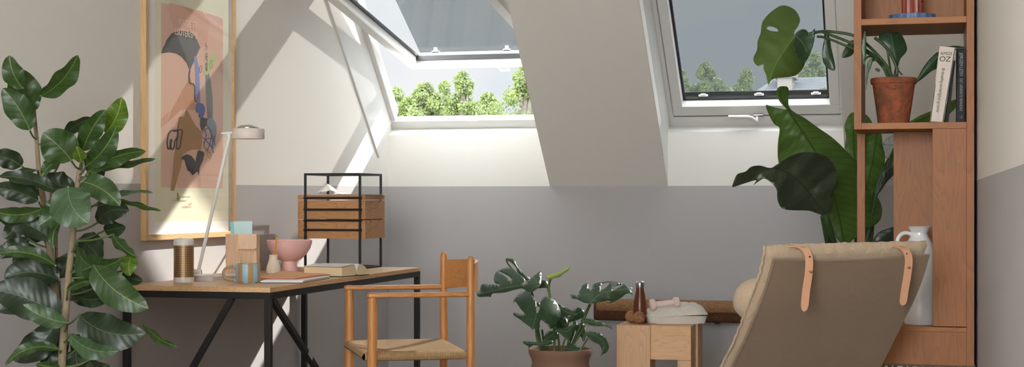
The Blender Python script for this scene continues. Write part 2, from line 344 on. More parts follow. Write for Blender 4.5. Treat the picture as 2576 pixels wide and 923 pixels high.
# ---------------------------------------------------------------- leaves
def bez(a, b, c, t): return a * (1 - t) ** 2 + b * 2 * t * (1 - t) + c * t * t
def add_leaf(plant, P0, P3, W, mat, roll=0.0, bend=0.0, arch=.12, fold=.18, shp=(.9, .75), name='leaf', nt=16, nsd=5, wav=.012, label=None):
    P0 = Vector(P0); P3 = Vector(P3); L = (P3 - P0).length; A = (P3 - P0).normalized(); mid = (P0 + P3) / 2; v = (mid - CAM).normalized()
    S = A.cross(v).normalized(); N = S.cross(A).normalized()
    if N.dot(v) > 0: N = -N; S = -S
    S2 = S * math.cos(roll) + N * math.sin(roll); N2 = N * math.cos(roll) - S * math.sin(roll)
    C = mid + S * bend * L * 2 + N2 * arch * L * 2
    bm = BM(); uvl = bm.loops.layers.uv.active; rows = []; ph = random.random() * 6
    for i in range(nt + 1):
        t = i / nt; c = bez(P0, C, P3, t); w = W / 2 * (math.sin(math.pi * min(1, t ** shp[0])) ** shp[1]) if 0 < t < 1 else W * .004
        tan = (bez(P0, C, P3, min(1, t + .01)) - bez(P0, C, P3, max(0, t - .01))).normalized(); s = (S2 - tan * S2.dot(tan)).normalized(); n = s.cross(tan).normalized()
        if n.dot(N2) < 0: n = -n
        row = []
        for j in range(-nsd, nsd + 1):
            u = j / nsd; row.append((bm.verts.new(c + s * u * w + n * (fold * abs(u) ** 1.3 * w + wav * math.sin(t * 14 + ph + (2 if u > 0 else 0)) * abs(u) ** 2 * min(1, w * 20))), t * L, u * w))
        rows.append(row)
    for i in range(nt):
        for j in range(2 * nsd):
            q = (rows[i][j], rows[i][j + 1], rows[i + 1][j + 1], rows[i + 1][j]); f = bm.faces.new([a[0] for a in q])
            for lp, a in zip(f.loops, q): lp[uvl].uv = (a[1], a[2])
    return obj(name, bm, mat, plant, 'leaf', label=label)
def inpoly(p, poly):
    c = False; j = len(poly) - 1
    for i in range(len(poly)):
        a, b = poly[i], poly[j]
        if (a[1] > p[1]) != (b[1] > p[1]) and p[0] < (b[0] - a[0]) * (p[1] - a[1]) / (b[1] - a[1] + 1e-12) + a[0]: c = not c
        j = i
    return c
def traced_leaf(plant, out, rib, f0, mat, holes=(), tilt=(0, 0), fold=.25, name='leaf', step=9, sm=True, droop=0, label=None, wave=.006, thick=.0006):
    """out / rib: picture outline and midrib of the leaf, built at forward distance f0 with its own relief; tilt: metres of depth per metre right / down"""
    pts = [Vector((x, y, 0)) for x, y in out]; pts = [(p.x, p.y) for p in (closedsmooth(pts, 3) if sm else pts)]
    ribp = [(p.x, p.y) for p in smoothline([(x, y, 0) for x, y in rib], 6)]
    x0 = min(p[0] for p in pts); x1 = max(p[0] for p in pts); y0 = min(p[1] for p in pts); y1 = max(p[1] for p in pts)
    allp = [Vector(p) for p in pts]; edges = [(i, (i + 1) % len(pts)) for i in range(len(pts))]
    hs = []
    for h in holes:
        h = [(p.x, p.y) for p in closedsmooth([(x, y, 0) for x, y in h], 3)]; hs.append(h); n0 = len(allp); allp += [Vector(p) for p in h]; edges += [(n0 + i, n0 + (i + 1) % len(h)) for i in range(len(h))]
    y = y0 + step * .5; r = 0
    while y < y1:
        x = x0 + step * (.5 if r % 2 else .1)
        while x < x1:
            if inpoly((x, y), pts) and not any(inpoly((x, y), h) for h in hs): allp.append(Vector((x, y)))
            x += step
        y += step * .87; r += 1
    vs, es, fs, *_ = delaunay_2d_cdt(allp, edges, [], 0, 1e-3)
    def ribd(p):
        best = (1e9, 0, 1); acc = 0
        for i in range(len(ribp) - 1):
            a = Vector(ribp[i]); b = Vector(ribp[i + 1]); ab = b - a; L = ab.length + 1e-9; t = max(0, min(1, (p - a).dot(ab) / L ** 2)); q = a + ab * t; d = (p - q).length
            if d < best[0]: best = (d, acc + t * L, 1 if ab.x * (p - a).y - ab.y * (p - a).x > 0 else -1)
            acc += L
        return best
    bm = BM(); uvl = bm.loops.layers.uv.active; k = f0 / F; bv = []; uv = []
    c = Vector(rib[0])
    for p in vs:
        d, s, sg = ribd(p); dm = d * k; sm_ = s * k
        dep = f0 + (p.x - c.x) * k * tilt[0] + (p.y - c.y) * k * tilt[1] + fold * dm * (.6 + 8 * dm) + droop * sm_ ** 2 + wave * (math.sin(sm_ * 48 + sg) + .6 * math.sin(sm_ * 95 + 2 * sg)) * min(1.4, dm * 22)
        bv.append(bm.verts.new(D(p.x, p.y, dep))); uv.append((sm_, dm * sg))
    for f in fs:
        cx = sum(vs[i].x for i in f) / len(f); cy = sum(vs[i].y for i in f) / len(f)
        if not inpoly((cx, cy), pts) or any(inpoly((cx, cy), h) for h in hs): continue
        try: fc = bm.faces.new([bv[i] for i in f])
        except ValueError: continue
        for lp, i in zip(fc.loops, f): lp[uvl].uv = uv[i]
    for v in [v for v in bm.verts if not v.link_faces]: bm.verts.remove(v)
    bmesh.ops.recalc_face_normals(bm, faces=bm.faces[:])
    o = obj(name, bm, mat, plant, 'leaf', label=label); md = o.modifiers.new('thickness', 'SOLIDIFY'); md.thickness = thick; md.offset = 0
    return o
# ================================================================ ROOM
XL, YB, XR = -3.63, 10.32, .22
ZP = 1.232          # top of the grey paint
XA, XB, XC = -2.463, -1.649, -.48
Y0 = -2.0            # where the modelled room stops, behind the viewpoint's near field
bm = BM()           # left wall: two paints
def wallquads(bm, pts):
    quad(bm, pts[0], 0); quad(bm, pts[1], 1)
def slab(bm, lo, mi, off):
    """polygon with thickness"""
    off = Vector(off); a = [bm.verts.new(p) for p in lo]; b = [bm.verts.new(Vector(p) + off) for p in lo]
    for f in [bm.faces.new(a), bm.faces.new(b[::-1])] + [bm.faces.new((a[i], b[i], b[(i + 1) % len(a)], a[(i + 1) % len(a)])) for i in range(len(a))]: f.material_index = mi
zl = lambda y: 1.232 - (YB - y) * .0045
slab(bm, [V(XL, Y0, FZ), V(XL, YB, FZ), V(XL, YB, zl(YB)), V(XL, Y0, zl(Y0))], 1, (-.12, 0, 0))
slab(bm, [V(XL, Y0, zl(Y0)), V(XL, YB, zl(YB)), V(XL, 10.52, zl(YB)), V(XL, 10.52, 1.65), V(XL, 8.42, 3.75), V(XL, Y0, 3.75)], 0, (-.12, 0, 0))
struct('wall_left', bm, [M['white_paint'], M['grey_paint']])
bm = BM()
box(bm, XL, XR, YB, YB + .15, FZ, ZP, 1); box(bm, XL, XA, YB, YB + .15, ZP, 1.592, 0); box(bm, XB, XC, YB, YB + .15, ZP, 1.592, 0)
struct('wall_back', bm, [M['white_paint'], M['grey_paint']])
bm = BM()
slab(bm, [V(XR, Y0, FZ), V(XR, YB, FZ), V(XR, YB, 1.222), V(XR, Y0, 1.218)], 1, (.12, 0, 0))
slab(bm, [V(XR, Y0, 1.218), V(XR, YB, 1.222), V(XR, YB + .2, 1.4), V(XR, 8.42, 3.75), V(XR, Y0, 3.75)], 0, (.12, 0, 0))
struct('wall_right', bm, [M['white_paint'], M['grey_paint']])
bm = BM(); box(bm, XL, XR, Y0, YB, FZ - .1, FZ); struct('floor', bm, M['floor'])
SLP = [(YB, ZP), (YB + ZP - 3.6, 3.6), (8.62, 3.6), (10.70, 1.50), (10.70, ZP)]
bm = BM(); prism(bm, SLP, XA, XB); struct('ceiling', bm, M['white_paint'])
bm = BM(); prism(bm, SLP, XC, XR); struct('ceiling_slope', bm, M['white_paint'])
bm = BM(); box(bm, XL, XR, Y0, 8.62, 3.6, 3.75); struct('ceiling_flat', bm, M['white_paint'])
WA, WB = -1.6, .15  # opening added in the unseen rear wall to let in fill light
bm = BM(); box(bm, XL - .12, WA, Y0 - .12, Y0, FZ, 3.75); box(bm, WB, XR + .12, Y0 - .12, Y0, FZ, 3.75); box(bm, WA, WB, Y0 - .12, Y0, FZ, .9); box(bm, WA, WB, Y0 - .12, Y0, 3.3, 3.75); struct('wall_front', bm, M['white_paint'])
bm = BM()
for a in ((WA, WA + .06, .9, 3.3), (WB - .06, WB, .9, 3.3), (WA + .06, WB - .06, .9, .96), (WA + .06, WB - .06, 3.24, 3.3), (WA / 2 - .03, WA / 2 + .03, .96, 3.24)): box(bm, a[0], a[1], Y0 - .09, Y0 - .03, a[2], a[3])
struct('window_4', bm, M['frame_white'])
bm = BM(); prism(bm, [(9.47, 2.72), (9.55, 2.80), (8.62, 3.73), (8.54, 3.60)], XB, XC); struct('ceiling_over_window', bm, M['white_paint'])
# ---------------------------------------------------------------- roof windows
dU = V(0, -.70711, .70711); dN = V(0, .70711, .70711)   # up the roof / outward
S0 = 12.04
def P(x, s_y, n=0.0):
    """point on the opening plane: x, height along roof from its foot, n outward"""
    foot = V(0, 10.345, S0 - 10.345); return V(x, 0, 0) + foot + dU * s_y + dN * n
def rbox(bm, x0, x1, s0, s1, n0, n1, mi=0, bev=0.0, f=P):
    hexa(bm, [f(x0, s0, n0), f(x1, s0, n0), f(x1, s1, n0), f(x0, s1, n0), f(x0, s0, n1), f(x1, s0, n1), f(x1, s1, n1), f(x0, s1, n1)], mi, bev)
def lining(name, x0, x1, win, right=True):
    bm = BM(); prism(bm, [(YB, 1.592), (YB + .10, 1.648), (YB + .22, 1.648), (YB + .22, 1.592)], x0, x1)
    obj('sill', bm, M['frame_white'], win)
    bm = BM(); prism(bm, [(10.405, 1.640), (10.352, 1.690), (10.372, 1.713), (10.402, 1.728), (10.425, 1.728), (10.56, 1.60)], x0, x1)
    obj('bottom_rail', bm, M['frame_white'], win, loc=None)
# window 1: open, pivoted
def casing(x0, x1, n1, top, win, lx=.045):
    for a, b in ((x0, x0 + lx), (x1 - .045, x1)):
        bm = BM(); rbox(bm, a, b, 0, top, -.004, n1, bev=.004); obj('side_rail', bm, M['frame_white'], win)
    bm = BM(); rbox(bm, x0, x1, top - .06, top, 0, n1 + .03, bev=.004); obj('top_rail', bm, M['frame_white'], win)
W1 = thing('window_1', None, None, (-3.0, 10.3, 1.6)); W1['kind'] = 'structure'
W2 = thing('window_2', None, None, (-1.0, 10.3, 1.6)); W2['kind'] = 'structure'
lining('w1', XL, XA, W1); casing(XL, XA, .10, 1.43, W1)
bm = BM(); rbox(bm, XL - .001, XL + .012, -.02, 2.9, -.36, -.002, bev=.002); lo = obj('side_lining', bm, M['frame_white'], W1)
# trim strip groove between lining and casing is the shadow gap
def build_sash(win, x0, x1, foot, d, n, L, open_):
    """foot: inner bottom edge; d up along the sash; n outward"""
    f = lambda x, s, w: V(x, foot[0], foot[1]) + d * s + n * w
    bw = .085; dep = .075
    s_ = BM()
    rbox(s_, x0, x1, 0, bw, 0, dep, 0, .006, f); rbox(s_, x0, x1, L - bw, L, 0, dep, 0, .006, f)
    rbox(s_, x0, x0 + bw * .78, bw, L - bw, 0, dep, 0, .006, f); rbox(s_, x1 - bw * .78, x1, bw, L - bw, 0, dep, 0, .006, f)
    fr = obj('sash', s_, M['frame_white'], win)
    g = BM(); gw = .016; a = bw * .78
    rbox(g, x0 + a, x1 - a, bw, bw + gw, dep - (.034 if open_ else .012), dep + .006, 0, 0, f); rbox(g, x0 + a, x1 - a, L - bw - gw, L - bw, dep - .012, dep + .006, 0, 0, f)
    rbox(g, x0 + a, x0 + a + gw, bw, L - bw, dep - .012, dep + .006, 0, 0, f); rbox(g, x1 - a - gw, x1 - a, bw, L - bw, dep - .012, dep + .006, 0, 0, f)
    obj('gasket', g, M['gasket'], fr)
    g = BM(); rbox(g, x0 + a * .9, x1 - a * .9, bw * .9, L - bw * .9, dep - .010, dep - .004, 0, 0, f); obj('pane', g, M['glass'], fr)
    return fr, f, bw, dep
dS = V(0, -.984, .178).normalized(); nS = V(0, .178, .984).normalized()
fr1, f1, bw, dep = build_sash(W1, -3.555, -2.49, (10.60, 2.075), dS, nS, 2.10, True)  # sash lengthened past its frame so its unseen top shapes the wall shadow
# outside cladding of the sash bottom
# awning stretched outside from the head of the opening to the foot of the sash
bm = BM(); a0 = V(0, 10.52, 2.175); a1 = V(0, 9.44, 2.80)
n_ = V(0, .5, .87) * .002
hexa(bm, [V(-3.455, a0.y, a0.z), V(-2.66, a0.y, a0.z), V(-2.66, a1.y, a1.z), V(-3.455, a1.y, a1.z), V(-3.455, a0.y, a0.z) + n_, V(-2.66, a0.y, a0.z) + n_, V(-2.66, a1.y, a1.z) + n_, V(-3.455, a1.y, a1.z) + n_])
aw = obj('awning', bm, M['screen'], W1)
bm = BM(); tube(bm, [a0 + V(-3.47, 0, 0), a0 + V(-2.52, 0, 0)], .013, 10); obj('awning_bar', bm, M['frame_white'], W1, True)
# latches and handle on window 1
def latch(win, c, f, s, w, size=.03):
    bm = BM(); rbox(bm, c - size, c + size, s, s + .014, w - .014, w, 0, .003, f); rbox(bm, c - size * .4, c + size * .4, s + .01, s + .028, w - .012, w, 0, .002, f); return obj('latch', bm, M['white_plastic'], win, True)
bm = BM()       # closing hook under the sash foot
rbox(bm, -2.905, -2.84, .004, .05, -.012, .001, 0, .004, f1); rbox(bm, -2.885, -2.815, .012, .032, -.034, -.012, 0, .005, f1); obj('catch', bm, M['frame_white'], W1, True)
for c in (-3.345, -2.82):
    bm = BM(); p = a0 + V(c, -.005, .012); box(bm, p.x - .012, p.x + .012, p.y - .01, p.y + .01, p.z, p.z + .035, 0, .004); box(bm, p.x - .028, p.x + .028, p.y - .012, p.y + .012, p.z + .0, p.z + .012, 0, .004); obj('awning_hook', bm, M['frame_white'], W1, True)
bm = BM(); p = V(-3.02, 10.352, 1.69); rbox(bm, -3.075, -2.985, -.0, .03, -.012, .004, 0, .004, lambda x, s, w: V(x, 10.358, 1.682) + dU * -.0 + V(0, .6, .8) * s + V(0, .8, -.6) * w); obj('vent_plate', bm, M['white_plastic'], W1, True)
bm = BM(); rbox(bm, -3.05, -3.01, .008, .02, -.015, -.011, 0, .001, lambda x, s, w: V(x, 10.358, 1.682) + V(0, .6, .8) * s + V(0, .8, -.6) * w); obj('vent_slot', bm, M['chrome'], W1)
# added upper window: bars and screen placed to shape sun on the left wall
bm = BM()
for a, b, c, e in ((XL, XA, 1.44, 1.67), (XL, XA, 2.10, 2.75), (XL, XL + .06, 1.67, 2.10), (XA - .06, XA, 1.67, 2.10)): rbox(bm, a, b, c, e, 0, .09)
W3 = thing('window_3', None, None, (-3.0, 9, 3.2)); W3['kind'] = 'structure'
obj('sash', bm, M['frame_white'], W3); bm = BM(); rbox(bm, XL + .05, XA - .05, 1.66, 2.11, .05, .056); obj('pane', bm, M['glass'], W3); bm = BM(); rbox(bm, XL + .06, XA - .06, 1.66, 2.11, .070, .073); obj('awning', bm, M['screen'], W3)
# window 2: closed
lining('w2', XB, XC, W2)
for a, b in ((XB, XB + .032), (XC - .032, XC)):
    bm = BM(); rbox(bm, a, b, -.02, 1.5, -.004, .10, bev=.004); obj('side_rail', bm, M['frame_white'], W2)
bm = BM(); rbox(bm, XB, XC, 1.40, 1.46, -.01, .1); obj('top_rail', bm, M['frame_white'], W2)
bm = BM(); rbox(bm, XB - .001, XB + .006, -.02, 2.9, -.36, -.004); obj('side_lining', bm, M['frame_white'], W2)
fr2, f2, bw, dep = build_sash(W2, XB + .036, XC - .036, (10.345 - .005, S0 - 10.345 + .003), dU, dN, 1.40, False)
bm = BM(); rbox(bm, XB + .036, XC - .036, -.006, .002, .004, .06, 0, 0, f2); obj('shadow_gap', bm, M['gasket'], W2)
bm = BM(); rbox(bm, XB + .11, XC - .11, .10, 1.32, .096, .099, 0, 0, f2); obj('awning', bm, M['screen2'], W2)
bm = BM(); rbox(bm, XB + .105, XC - .105, .105, .135, .088, .094, 0, .002, f2); rbox(bm, XB + .105, XC - .105, .088, .104, .082, .094, 0, .002, f2); obj('awning_bar', bm, M['gasket'], W2)
for px in (1770, 1910, 2053):
    x = atY(px, 246, 10.33).x; bm = BM(); rbox(bm, x - .032, x + .032, .108, .118, .070, .088, 0, .004, f2); rbox(bm, x - .018, x + .018, .116, .126, .072, .088, 0, .004, f2); obj('clip', bm, M['frame_white'], W2, True)
# handle of window 2
hx = atY(1905, 288, 10.32)
bm = BM(); rbox(bm, hx.x - .03, hx.x + .04, -.008, .022, -.022, .0, 0, .004, f2); hb = obj('handle_base', bm, M['chrome'], W2, True)
bm = BM(); c = lambda dx, s, w: f2(hx.x + dx, s, w)
tube(bm, [c(-.005, -.012, -.045), c(-.02, .006, -.05), c(-.035, .028, -.052), c(-.06, .035, -.052), c(-.185, .036, -.052)], [.017, .016, .015, .0145, .014], 12, flatz=.85); tube(bm, [c(.0, 0, -.01), c(-.005, -.01, -.05)], .012, 10); obj('handle', bm, M['frame_white'], W2, True)
# ================================================================ OUTSIDE
def tree(name, label, px, ytop, width, f, n, seed, base=-6, yb=330):
    rnd = random.Random(seed); width *= 1.2; t = thing(name, label, 'tree', D(px, HY + (CZ - base) / f * F, f), 'trees outside the windows'); c = D(px, ytop, f); k = f / F; w = width * k / 2; zb = D(px, yb, f).z
    bm = BM(); blobs = []; H = c.z - zb
    for i in range(44):
        h = rnd.random(); r = w * (1 - h ** 1.6) * rnd.uniform(.2, 1.05); a = rnd.random() * 6.283
        blobs.append((c.x + math.cos(a) * r, c.y + math.sin(a) * r, zb + h * H * .97, w * rnd.uniform(.14, .30) * (1.15 - h * .7)))
    blobs.append((c.x, c.y, c.z - w * .2, w * .2))
    for i in range(int(n * 1.7)):
        b = rnd.choice(blobs); u = Vector((rnd.gauss(0, 1), rnd.gauss(0, 1), rnd.gauss(0, 1))).normalized() * b[3] * rnd.uniform(.35, 1.35); p = Vector(b[:3]) + u
        s = rnd.uniform(.6, 1.25) * .0145 * f / 16; a = Vector((rnd.gauss(0, 1), rnd.gauss(0, 1), rnd.gauss(0, 1) - .5)).normalized(); q = a.orthogonal().normalized() * s * .75; a = a * s
        bm.faces.new([bm.verts.new(x) for x in (p - a, p - q * .9, p + a * .2 - q * .7, p + a, p + q * .7 + a * .2, p + q * .9)])
    obj('foliage', bm, M['foliage'], t, 'leaf')
    bm = BM(); base_ = V(c.x, c.y, base); tube(bm, [base_, V(c.x, c.y, zb), V(c.x + w * .05, c.y, c.z - H * .2)], [.16, .1, .02], 8)
    for b in blobs[:14]:
        s0 = V(c.x, c.y, zb + (b[2] - zb) * .4 - .3); tube(bm, [s0, (s0 + Vector(b[:3])) / 2 + V(0, 0, .05), Vector(b[:3])], [.05, .03, .01], 5)
    obj('trunk', bm, M['treebark'], t, True)
TR = [('leftmost leafy tree at the left edge of the open roof window', 998, 222, 120, 19, 4200), ('round leafy tree left of centre in the open roof window', 1066, 212, 170, 16.0, 9000),
      ('tallest pointed leafy tree in the middle of the open roof window', 1163, 186, 150, 18.5, 9000), ('low leafy tree behind the gap in the open roof window', 1228, 238, 130, 21.5, 5500),
      ('small round tree between the round one and the tallest in the open roof window', 1118, 205, 110, 25, 5500),
      ('sparse leafy tree at the right edge of the open roof window', 1325, 160, 190, 14, 7000),
      ('thin tree at the left edge of the closed roof window', 1716, 175, 70, 24, 2400), ('round tree left of the small gable in the closed roof window', 1775, 158, 120, 26.5, 6500),
      ('round tree between the two roofs in the closed roof window', 1878, 174, 90, 25, 5000), ('tree behind the chimney of the big roof', 2052, 134, 130, 40, 7000), ('tree in front of the big roof beside the right window edge', 2098, 190, 80, 21, 4000)]
for i, (lb, px, yt, w, f, n) in enumerate(TR): tree('leafy_tree', lb, px, yt, w, f, n, 40 + i, yb=345 if px < 1500 else 300)
def house(label, pxs, f, base=-6, chim=None):
    """pxs: eave-left, ridge-left, ridge-right, eave-right in the picture at distance f"""
    a, b, c, d = [D(x, y, f + (2.5 if i in (1, 2) else 0)) for i, (x, y) in enumerate(pxs)]; back = FW * 5
    h = thing('house', label, 'house', V((a.x + d.x) / 2, a.y, base)); bm = BM(); n0 = lambda p: V(p.x, p.y, base)
    e0, e1 = a, d; hexa(bm, [n0(e0), n0(e1), n0(e1) + back, n0(e0) + back, e0, e1, e1 + back, e0 + back]); obj('wall', bm, M['render'], h)
    bm = BM(); up = back * .5
    P1 = [e0 - FW * .3 - UP * .05, e1 - FW * .3 - UP * .05, c, b, e0 + back, e1 + back]
    v = [bm.verts.new(p) for p in P1]; v2 = [bm.verts.new(p - UP * .12) for p in P1]
    for q in ((0, 1, 2, 3), (3, 2, 5, 4), (0, 3, 4), (1, 5, 2)): bm.faces.new([v[i] for i in q]); bm.faces.new([v2[i] for i in q[::-1]])
    for i, j in ((0, 1), (1, 5), (5, 4), (4, 0)): bm.faces.new((v[i], v[j], v2[j], v2[i]))
    obj('roof', bm, M['rooftile'], h)
    bm = BM()
    for k in range(1, 13):      # tile courses
        t = k / 13; p = P1[0].lerp(P1[3], t) + UP * .012; q = P1[1].lerp(P1[2], t) + UP * .012; bar(bm, p, q, .05, .03)
    obj('tile_course', bm, M['rooftile'], h)
    if chim:
        bm = BM(); p = D(chim[0], chim[1], f) + up * .6; box(bm, p.x - chim[3], p.x + chim[3], p.y - .35, p.y + .35, p.z - 2.2, p.z, 0, .02); box(bm, p.x - chim[3] - .06, p.x + chim[3] + .06, p.y - .4, p.y + .4, p.z - .14, p.z, 0, .02); obj('chimney', bm, M['render'], h)
house('big grey tiled roof with chimney in the closed roof window', [(1885, 262), (1950, 197), (2110, 193), (2190, 262)], 30, chim=(2012, 166, 0, .15))
house('small grey gabled roof at lower left of the closed roof window', [(1738, 256), (1800, 234), (1838, 220), (1868, 256)], 30)
# ================================================================ LIGHT
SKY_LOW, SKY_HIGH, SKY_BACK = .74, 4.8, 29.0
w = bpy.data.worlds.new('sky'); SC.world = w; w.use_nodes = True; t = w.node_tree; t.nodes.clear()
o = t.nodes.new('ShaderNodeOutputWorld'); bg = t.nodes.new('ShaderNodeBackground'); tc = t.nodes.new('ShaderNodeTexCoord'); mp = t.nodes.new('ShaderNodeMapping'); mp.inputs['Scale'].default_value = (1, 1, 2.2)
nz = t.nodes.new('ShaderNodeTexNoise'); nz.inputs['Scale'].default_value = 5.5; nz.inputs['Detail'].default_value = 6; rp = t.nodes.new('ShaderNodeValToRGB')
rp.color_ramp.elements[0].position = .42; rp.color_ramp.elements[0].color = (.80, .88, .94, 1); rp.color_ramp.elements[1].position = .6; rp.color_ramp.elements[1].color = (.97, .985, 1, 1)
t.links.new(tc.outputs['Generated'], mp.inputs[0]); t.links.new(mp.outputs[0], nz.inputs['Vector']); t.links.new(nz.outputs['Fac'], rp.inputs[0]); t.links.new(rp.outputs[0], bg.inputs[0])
def wm(op, a, b=0.0):
    x = t.nodes.new('ShaderNodeMath'); x.operation = op
    for k, q in enumerate((a, b)):
        if isinstance(q, (int, float)): x.inputs[k].default_value = q
        else: t.links.new(q, x.inputs[k])
    return x.outputs[0]
def mr(v, a, b, c, d):
    x = t.nodes.new('ShaderNodeMapRange'); t.links.new(v, x.inputs[0])
    for k, q in enumerate((a, b, c, d)): x.inputs[k + 1].default_value = q
    return x.outputs[0]
sx = t.nodes.new('ShaderNodeSeparateXYZ'); t.links.new(tc.outputs['Generated'], sx.inputs[0])
high = mr(sx.outputs[2], .18, .45, 0, SKY_HIGH); back = mr(sx.outputs[1], -.1, -.5, 0, SKY_BACK)       # sky brightened overhead and behind the camera to fill the room
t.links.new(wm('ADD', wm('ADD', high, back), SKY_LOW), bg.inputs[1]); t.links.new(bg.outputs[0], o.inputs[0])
sl = bpy.data.lights.new('sun', 'SUN'); so = bpy.data.objects.new('sun', sl); COL.objects.link(so); sl.energy = 10; sl.angle = math.radians(.9); sl.color = (1, .965, .91)
so.rotation_euler = V(-.42, -1, -.68).to_track_quat('-Z', 'Y').to_euler(); so.location = (0, 14, 8)
SC.view_settings.view_transform = 'Standard'; SC.view_settings.look = 'None'; SC.view_settings.gamma = 1; SC.view_settings.exposure = .32
try: SC.view_settings.use_curve_mapping = False
except Exception: pass
# ================================================================ DESK
DX0, DX1, DY0, DY1, DZ = -3.608, -2.865, 6.53, 8.71, .74
desk = thing('desk', 'long oak topped desk on black steel frame against the left wall', 'desk', ((DX0 + DX1) / 2, (DY0 + DY1) / 2, FZ))
bm = BM(); box(bm, DX0, DX1, DY0, DY1, DZ - .023, DZ, 0, .0015); obj('tabletop', bm, M['oak_desk'], desk)
bm = BM(); zt = DZ - .0235; zb = zt - .03
box(bm, DX0, DX1, DY0, DY0 + .03, zb, zt); box(bm, DX0, DX1, DY1 - .03, DY1, zb, zt); box(bm, DX1 - .03, DX1, DY0 + .03, DY1 - .03, zb, zt); box(bm, DX0, DX0 + .03, DY0 + .03, DY1 - .03, zb, zt); obj('frame', bm, M['black'], desk)
for x in (DX0, DX1 - .03):
    for y in (DY0, DY1 - .03):
        bm = BM(); box(bm, x, x + .03, y, y + .03, FZ, zb, 0, .001); obj('leg', bm, M['black'], desk)
for p, q in (((-3.06, DY0 + .015, zb), (-3.53, DY0 + .015, FZ)), ((DX1 - .015, DY0 + .05, zb), (DX1 - .015, 7.68, FZ))):
    bm = BM(); bar(bm, p, q, .026, .026, up=V(1, 0, 0) if abs(p[0] - q[0]) < .01 else V(0, 1, 0)); obj('brace', bm, M['black'], desk)
# small grey tag on the brace
p = V(DX1 - .0015, DY0 + .05 + .50 * .70, zb - .50 * .70 + .01); a = (V(DX1, 7.57, 0) - V(DX1, DY0 + .05, zb)).normalized(); pc = V(DX1 - .001, DY0 + .05, zb) + a * .50
bm = BM(); bar(bm, pc, pc + a * .06, .002, .02, up=V(1, 0, 0).cross(a)); obj('sticker', bm, M['inkgrey'], desk)
# ================================================================ POSTER
PF = -3.60; py0, py1, pz0, pz1 = 6.741, 7.752, .942, 2.42
po = thing('framed_poster', 'tall framed art print in peach and black with oak frame on left wall', 'poster', (XL, (py0 + py1) / 2, pz0))
for a in ((py0, py1, pz0, pz0 + .028, 'oak_frame_h'), (py0, py1, pz1 - .028, pz1, 'oak_frame_h'), (py0, py0 + .026, pz0 + .028, pz1 - .028, 'oak_frame'), (py1 - .026, py1, pz0 + .028, pz1 - .028, 'oak_frame')):
    bm = BM(); box(bm, XL + .001, PF, a[0], a[1], a[2], a[3], 0, .001); obj('frame_bar', bm, M[a[4]], po)
PX = PF - .016
bm = BM(); box(bm, XL + .002, PX, py0 + .02, py1 - .02, pz0 + .02, pz1 - .02); obj('backing', bm, M['paper'], po)
bm = BM(); box(bm, PF - .008, PF - .006, py0 + .024, py1 - .024, pz0 + .026, pz1 - .026); obj('glazing', bm, M['picglass'], po)
c3 = lambda x, y: (x / 2.885 + 340, y / 2.885); c4 = lambda x, y: (x / 2.715 + 340, y / 2.715 + 300)
LAY = [0]
pr = BM(); prm = []
def art(pts, col, smooth=False):
    LAY[0] += 1; X = PX + .00009 * LAY[0]
    if col not in prm: prm.append(col)
    w = [atX(x, y, X) for x, y in pts]
    if smooth: w = closedsmooth(w, 5)
    f = [pr.verts.new((X, p.y, p.z)) for p in w]
    fc = pr.faces.new(f); fc.material_index = prm.index(col)
    r = bmesh.ops.triangulate(pr, faces=[fc])
def artline(pts, wpx, col, closed=False):
    """brush stroke on the print"""
    P_ = smoothline([(x, y, 0) for x, y in pts], 6); L = []; R = []
    for i, p in enumerate(P_):
        a = (P_[min(i + 1, len(P_) - 1)] - P_[max(i - 1, 0)]).normalized(); n = V(-a.y, a.x, 0) * wpx / 2; L.append(p + n); R.append(p - n)
    LAY[0] += 1; X = PX + .00009 * LAY[0]
    if col not in prm: prm.append(col)
    l = [pr.verts.new(atX(p.x, p.y, X)) for p in L]; r_ = [pr.verts.new(atX(p.x, p.y, X)) for p in R]
    for i in range(len(l) - 1): pr.faces.new((l[i], l[i + 1], r_[i + 1], r_[i])).material_index = prm.index(col)
CREAM = (232, 226, 196); PEACH = (228, 184, 160); DKP = (208, 150, 112); CH = (62, 58, 58); CH2 = (92, 90, 88)
def rectZ(y0, y1, z0, z1, col):
    LAY[0] += 1; X = PX + .00009 * LAY[0]
    if col not in prm: prm.append(col)
    pr.faces.new([pr.verts.new(p) for p in ((X, y0, z0), (X, y1, z0), (X, y1, z1), (X, y0, z1))]).material_index = prm.index(col)
yl = atX(389, 300, PX).y; yr = atX(574, 300, PX).y; zb_ = atX(480, 557, PX).z; rectZ(yl, yr, zb_, pz1 - .08, CREAM)
yl2 = atX(405, 300, PX).y; yr2 = atX(561, 300, PX).y; rectZ(yl2, yr2, atX(480, 472.5, PX).z, atX(404, 6, PX).z, PEACH)
art([c3(*p) for p in ((225, 40), (260, 20), (490, 85), (540, 160), (520, 330), (470, 350), (390, 225), (290, 235))], (224, 172, 148))
art([c3(*p) for p in ((500, 90), (600, 120), (633, 140), (632, 190))], (222, 168, 146))
art([c3(*p) for p in ((228, 895), (262, 800), (300, 735), (345, 650), (400, 560), (430, 640), (450, 740), (470, 800), (420, 800), (372, 790), (330, 800))], DKP)
art([c4(*p) for p in ((176, 60), (176, 0), (235, -60), (214, 30))], (216, 160, 132))
FAN = [(190, 388), (206, 335), (210, 350), (228, 290), (262, 245), (300, 226), (350, 218), (400, 228), (440, 268), (473, 345), (452, 385), (430, 440), (397, 512), (372, 455), (335, 412), (300, 390), (250, 380)]
art([c3(*p) for p in FAN], CH); art([c3(*p) for p in ((297, 230), (350, 219), (400, 229), (440, 269), (472, 345), (430, 440), (398, 508), (360, 400))], CH2)
artline([c3(*p) for p in ((397, 508), (391, 555), (398, 602), (424, 612), (433, 650), (432, 700), (440, 735), (463, 742), (468, 790), (466, 855))], 3.6, CH)
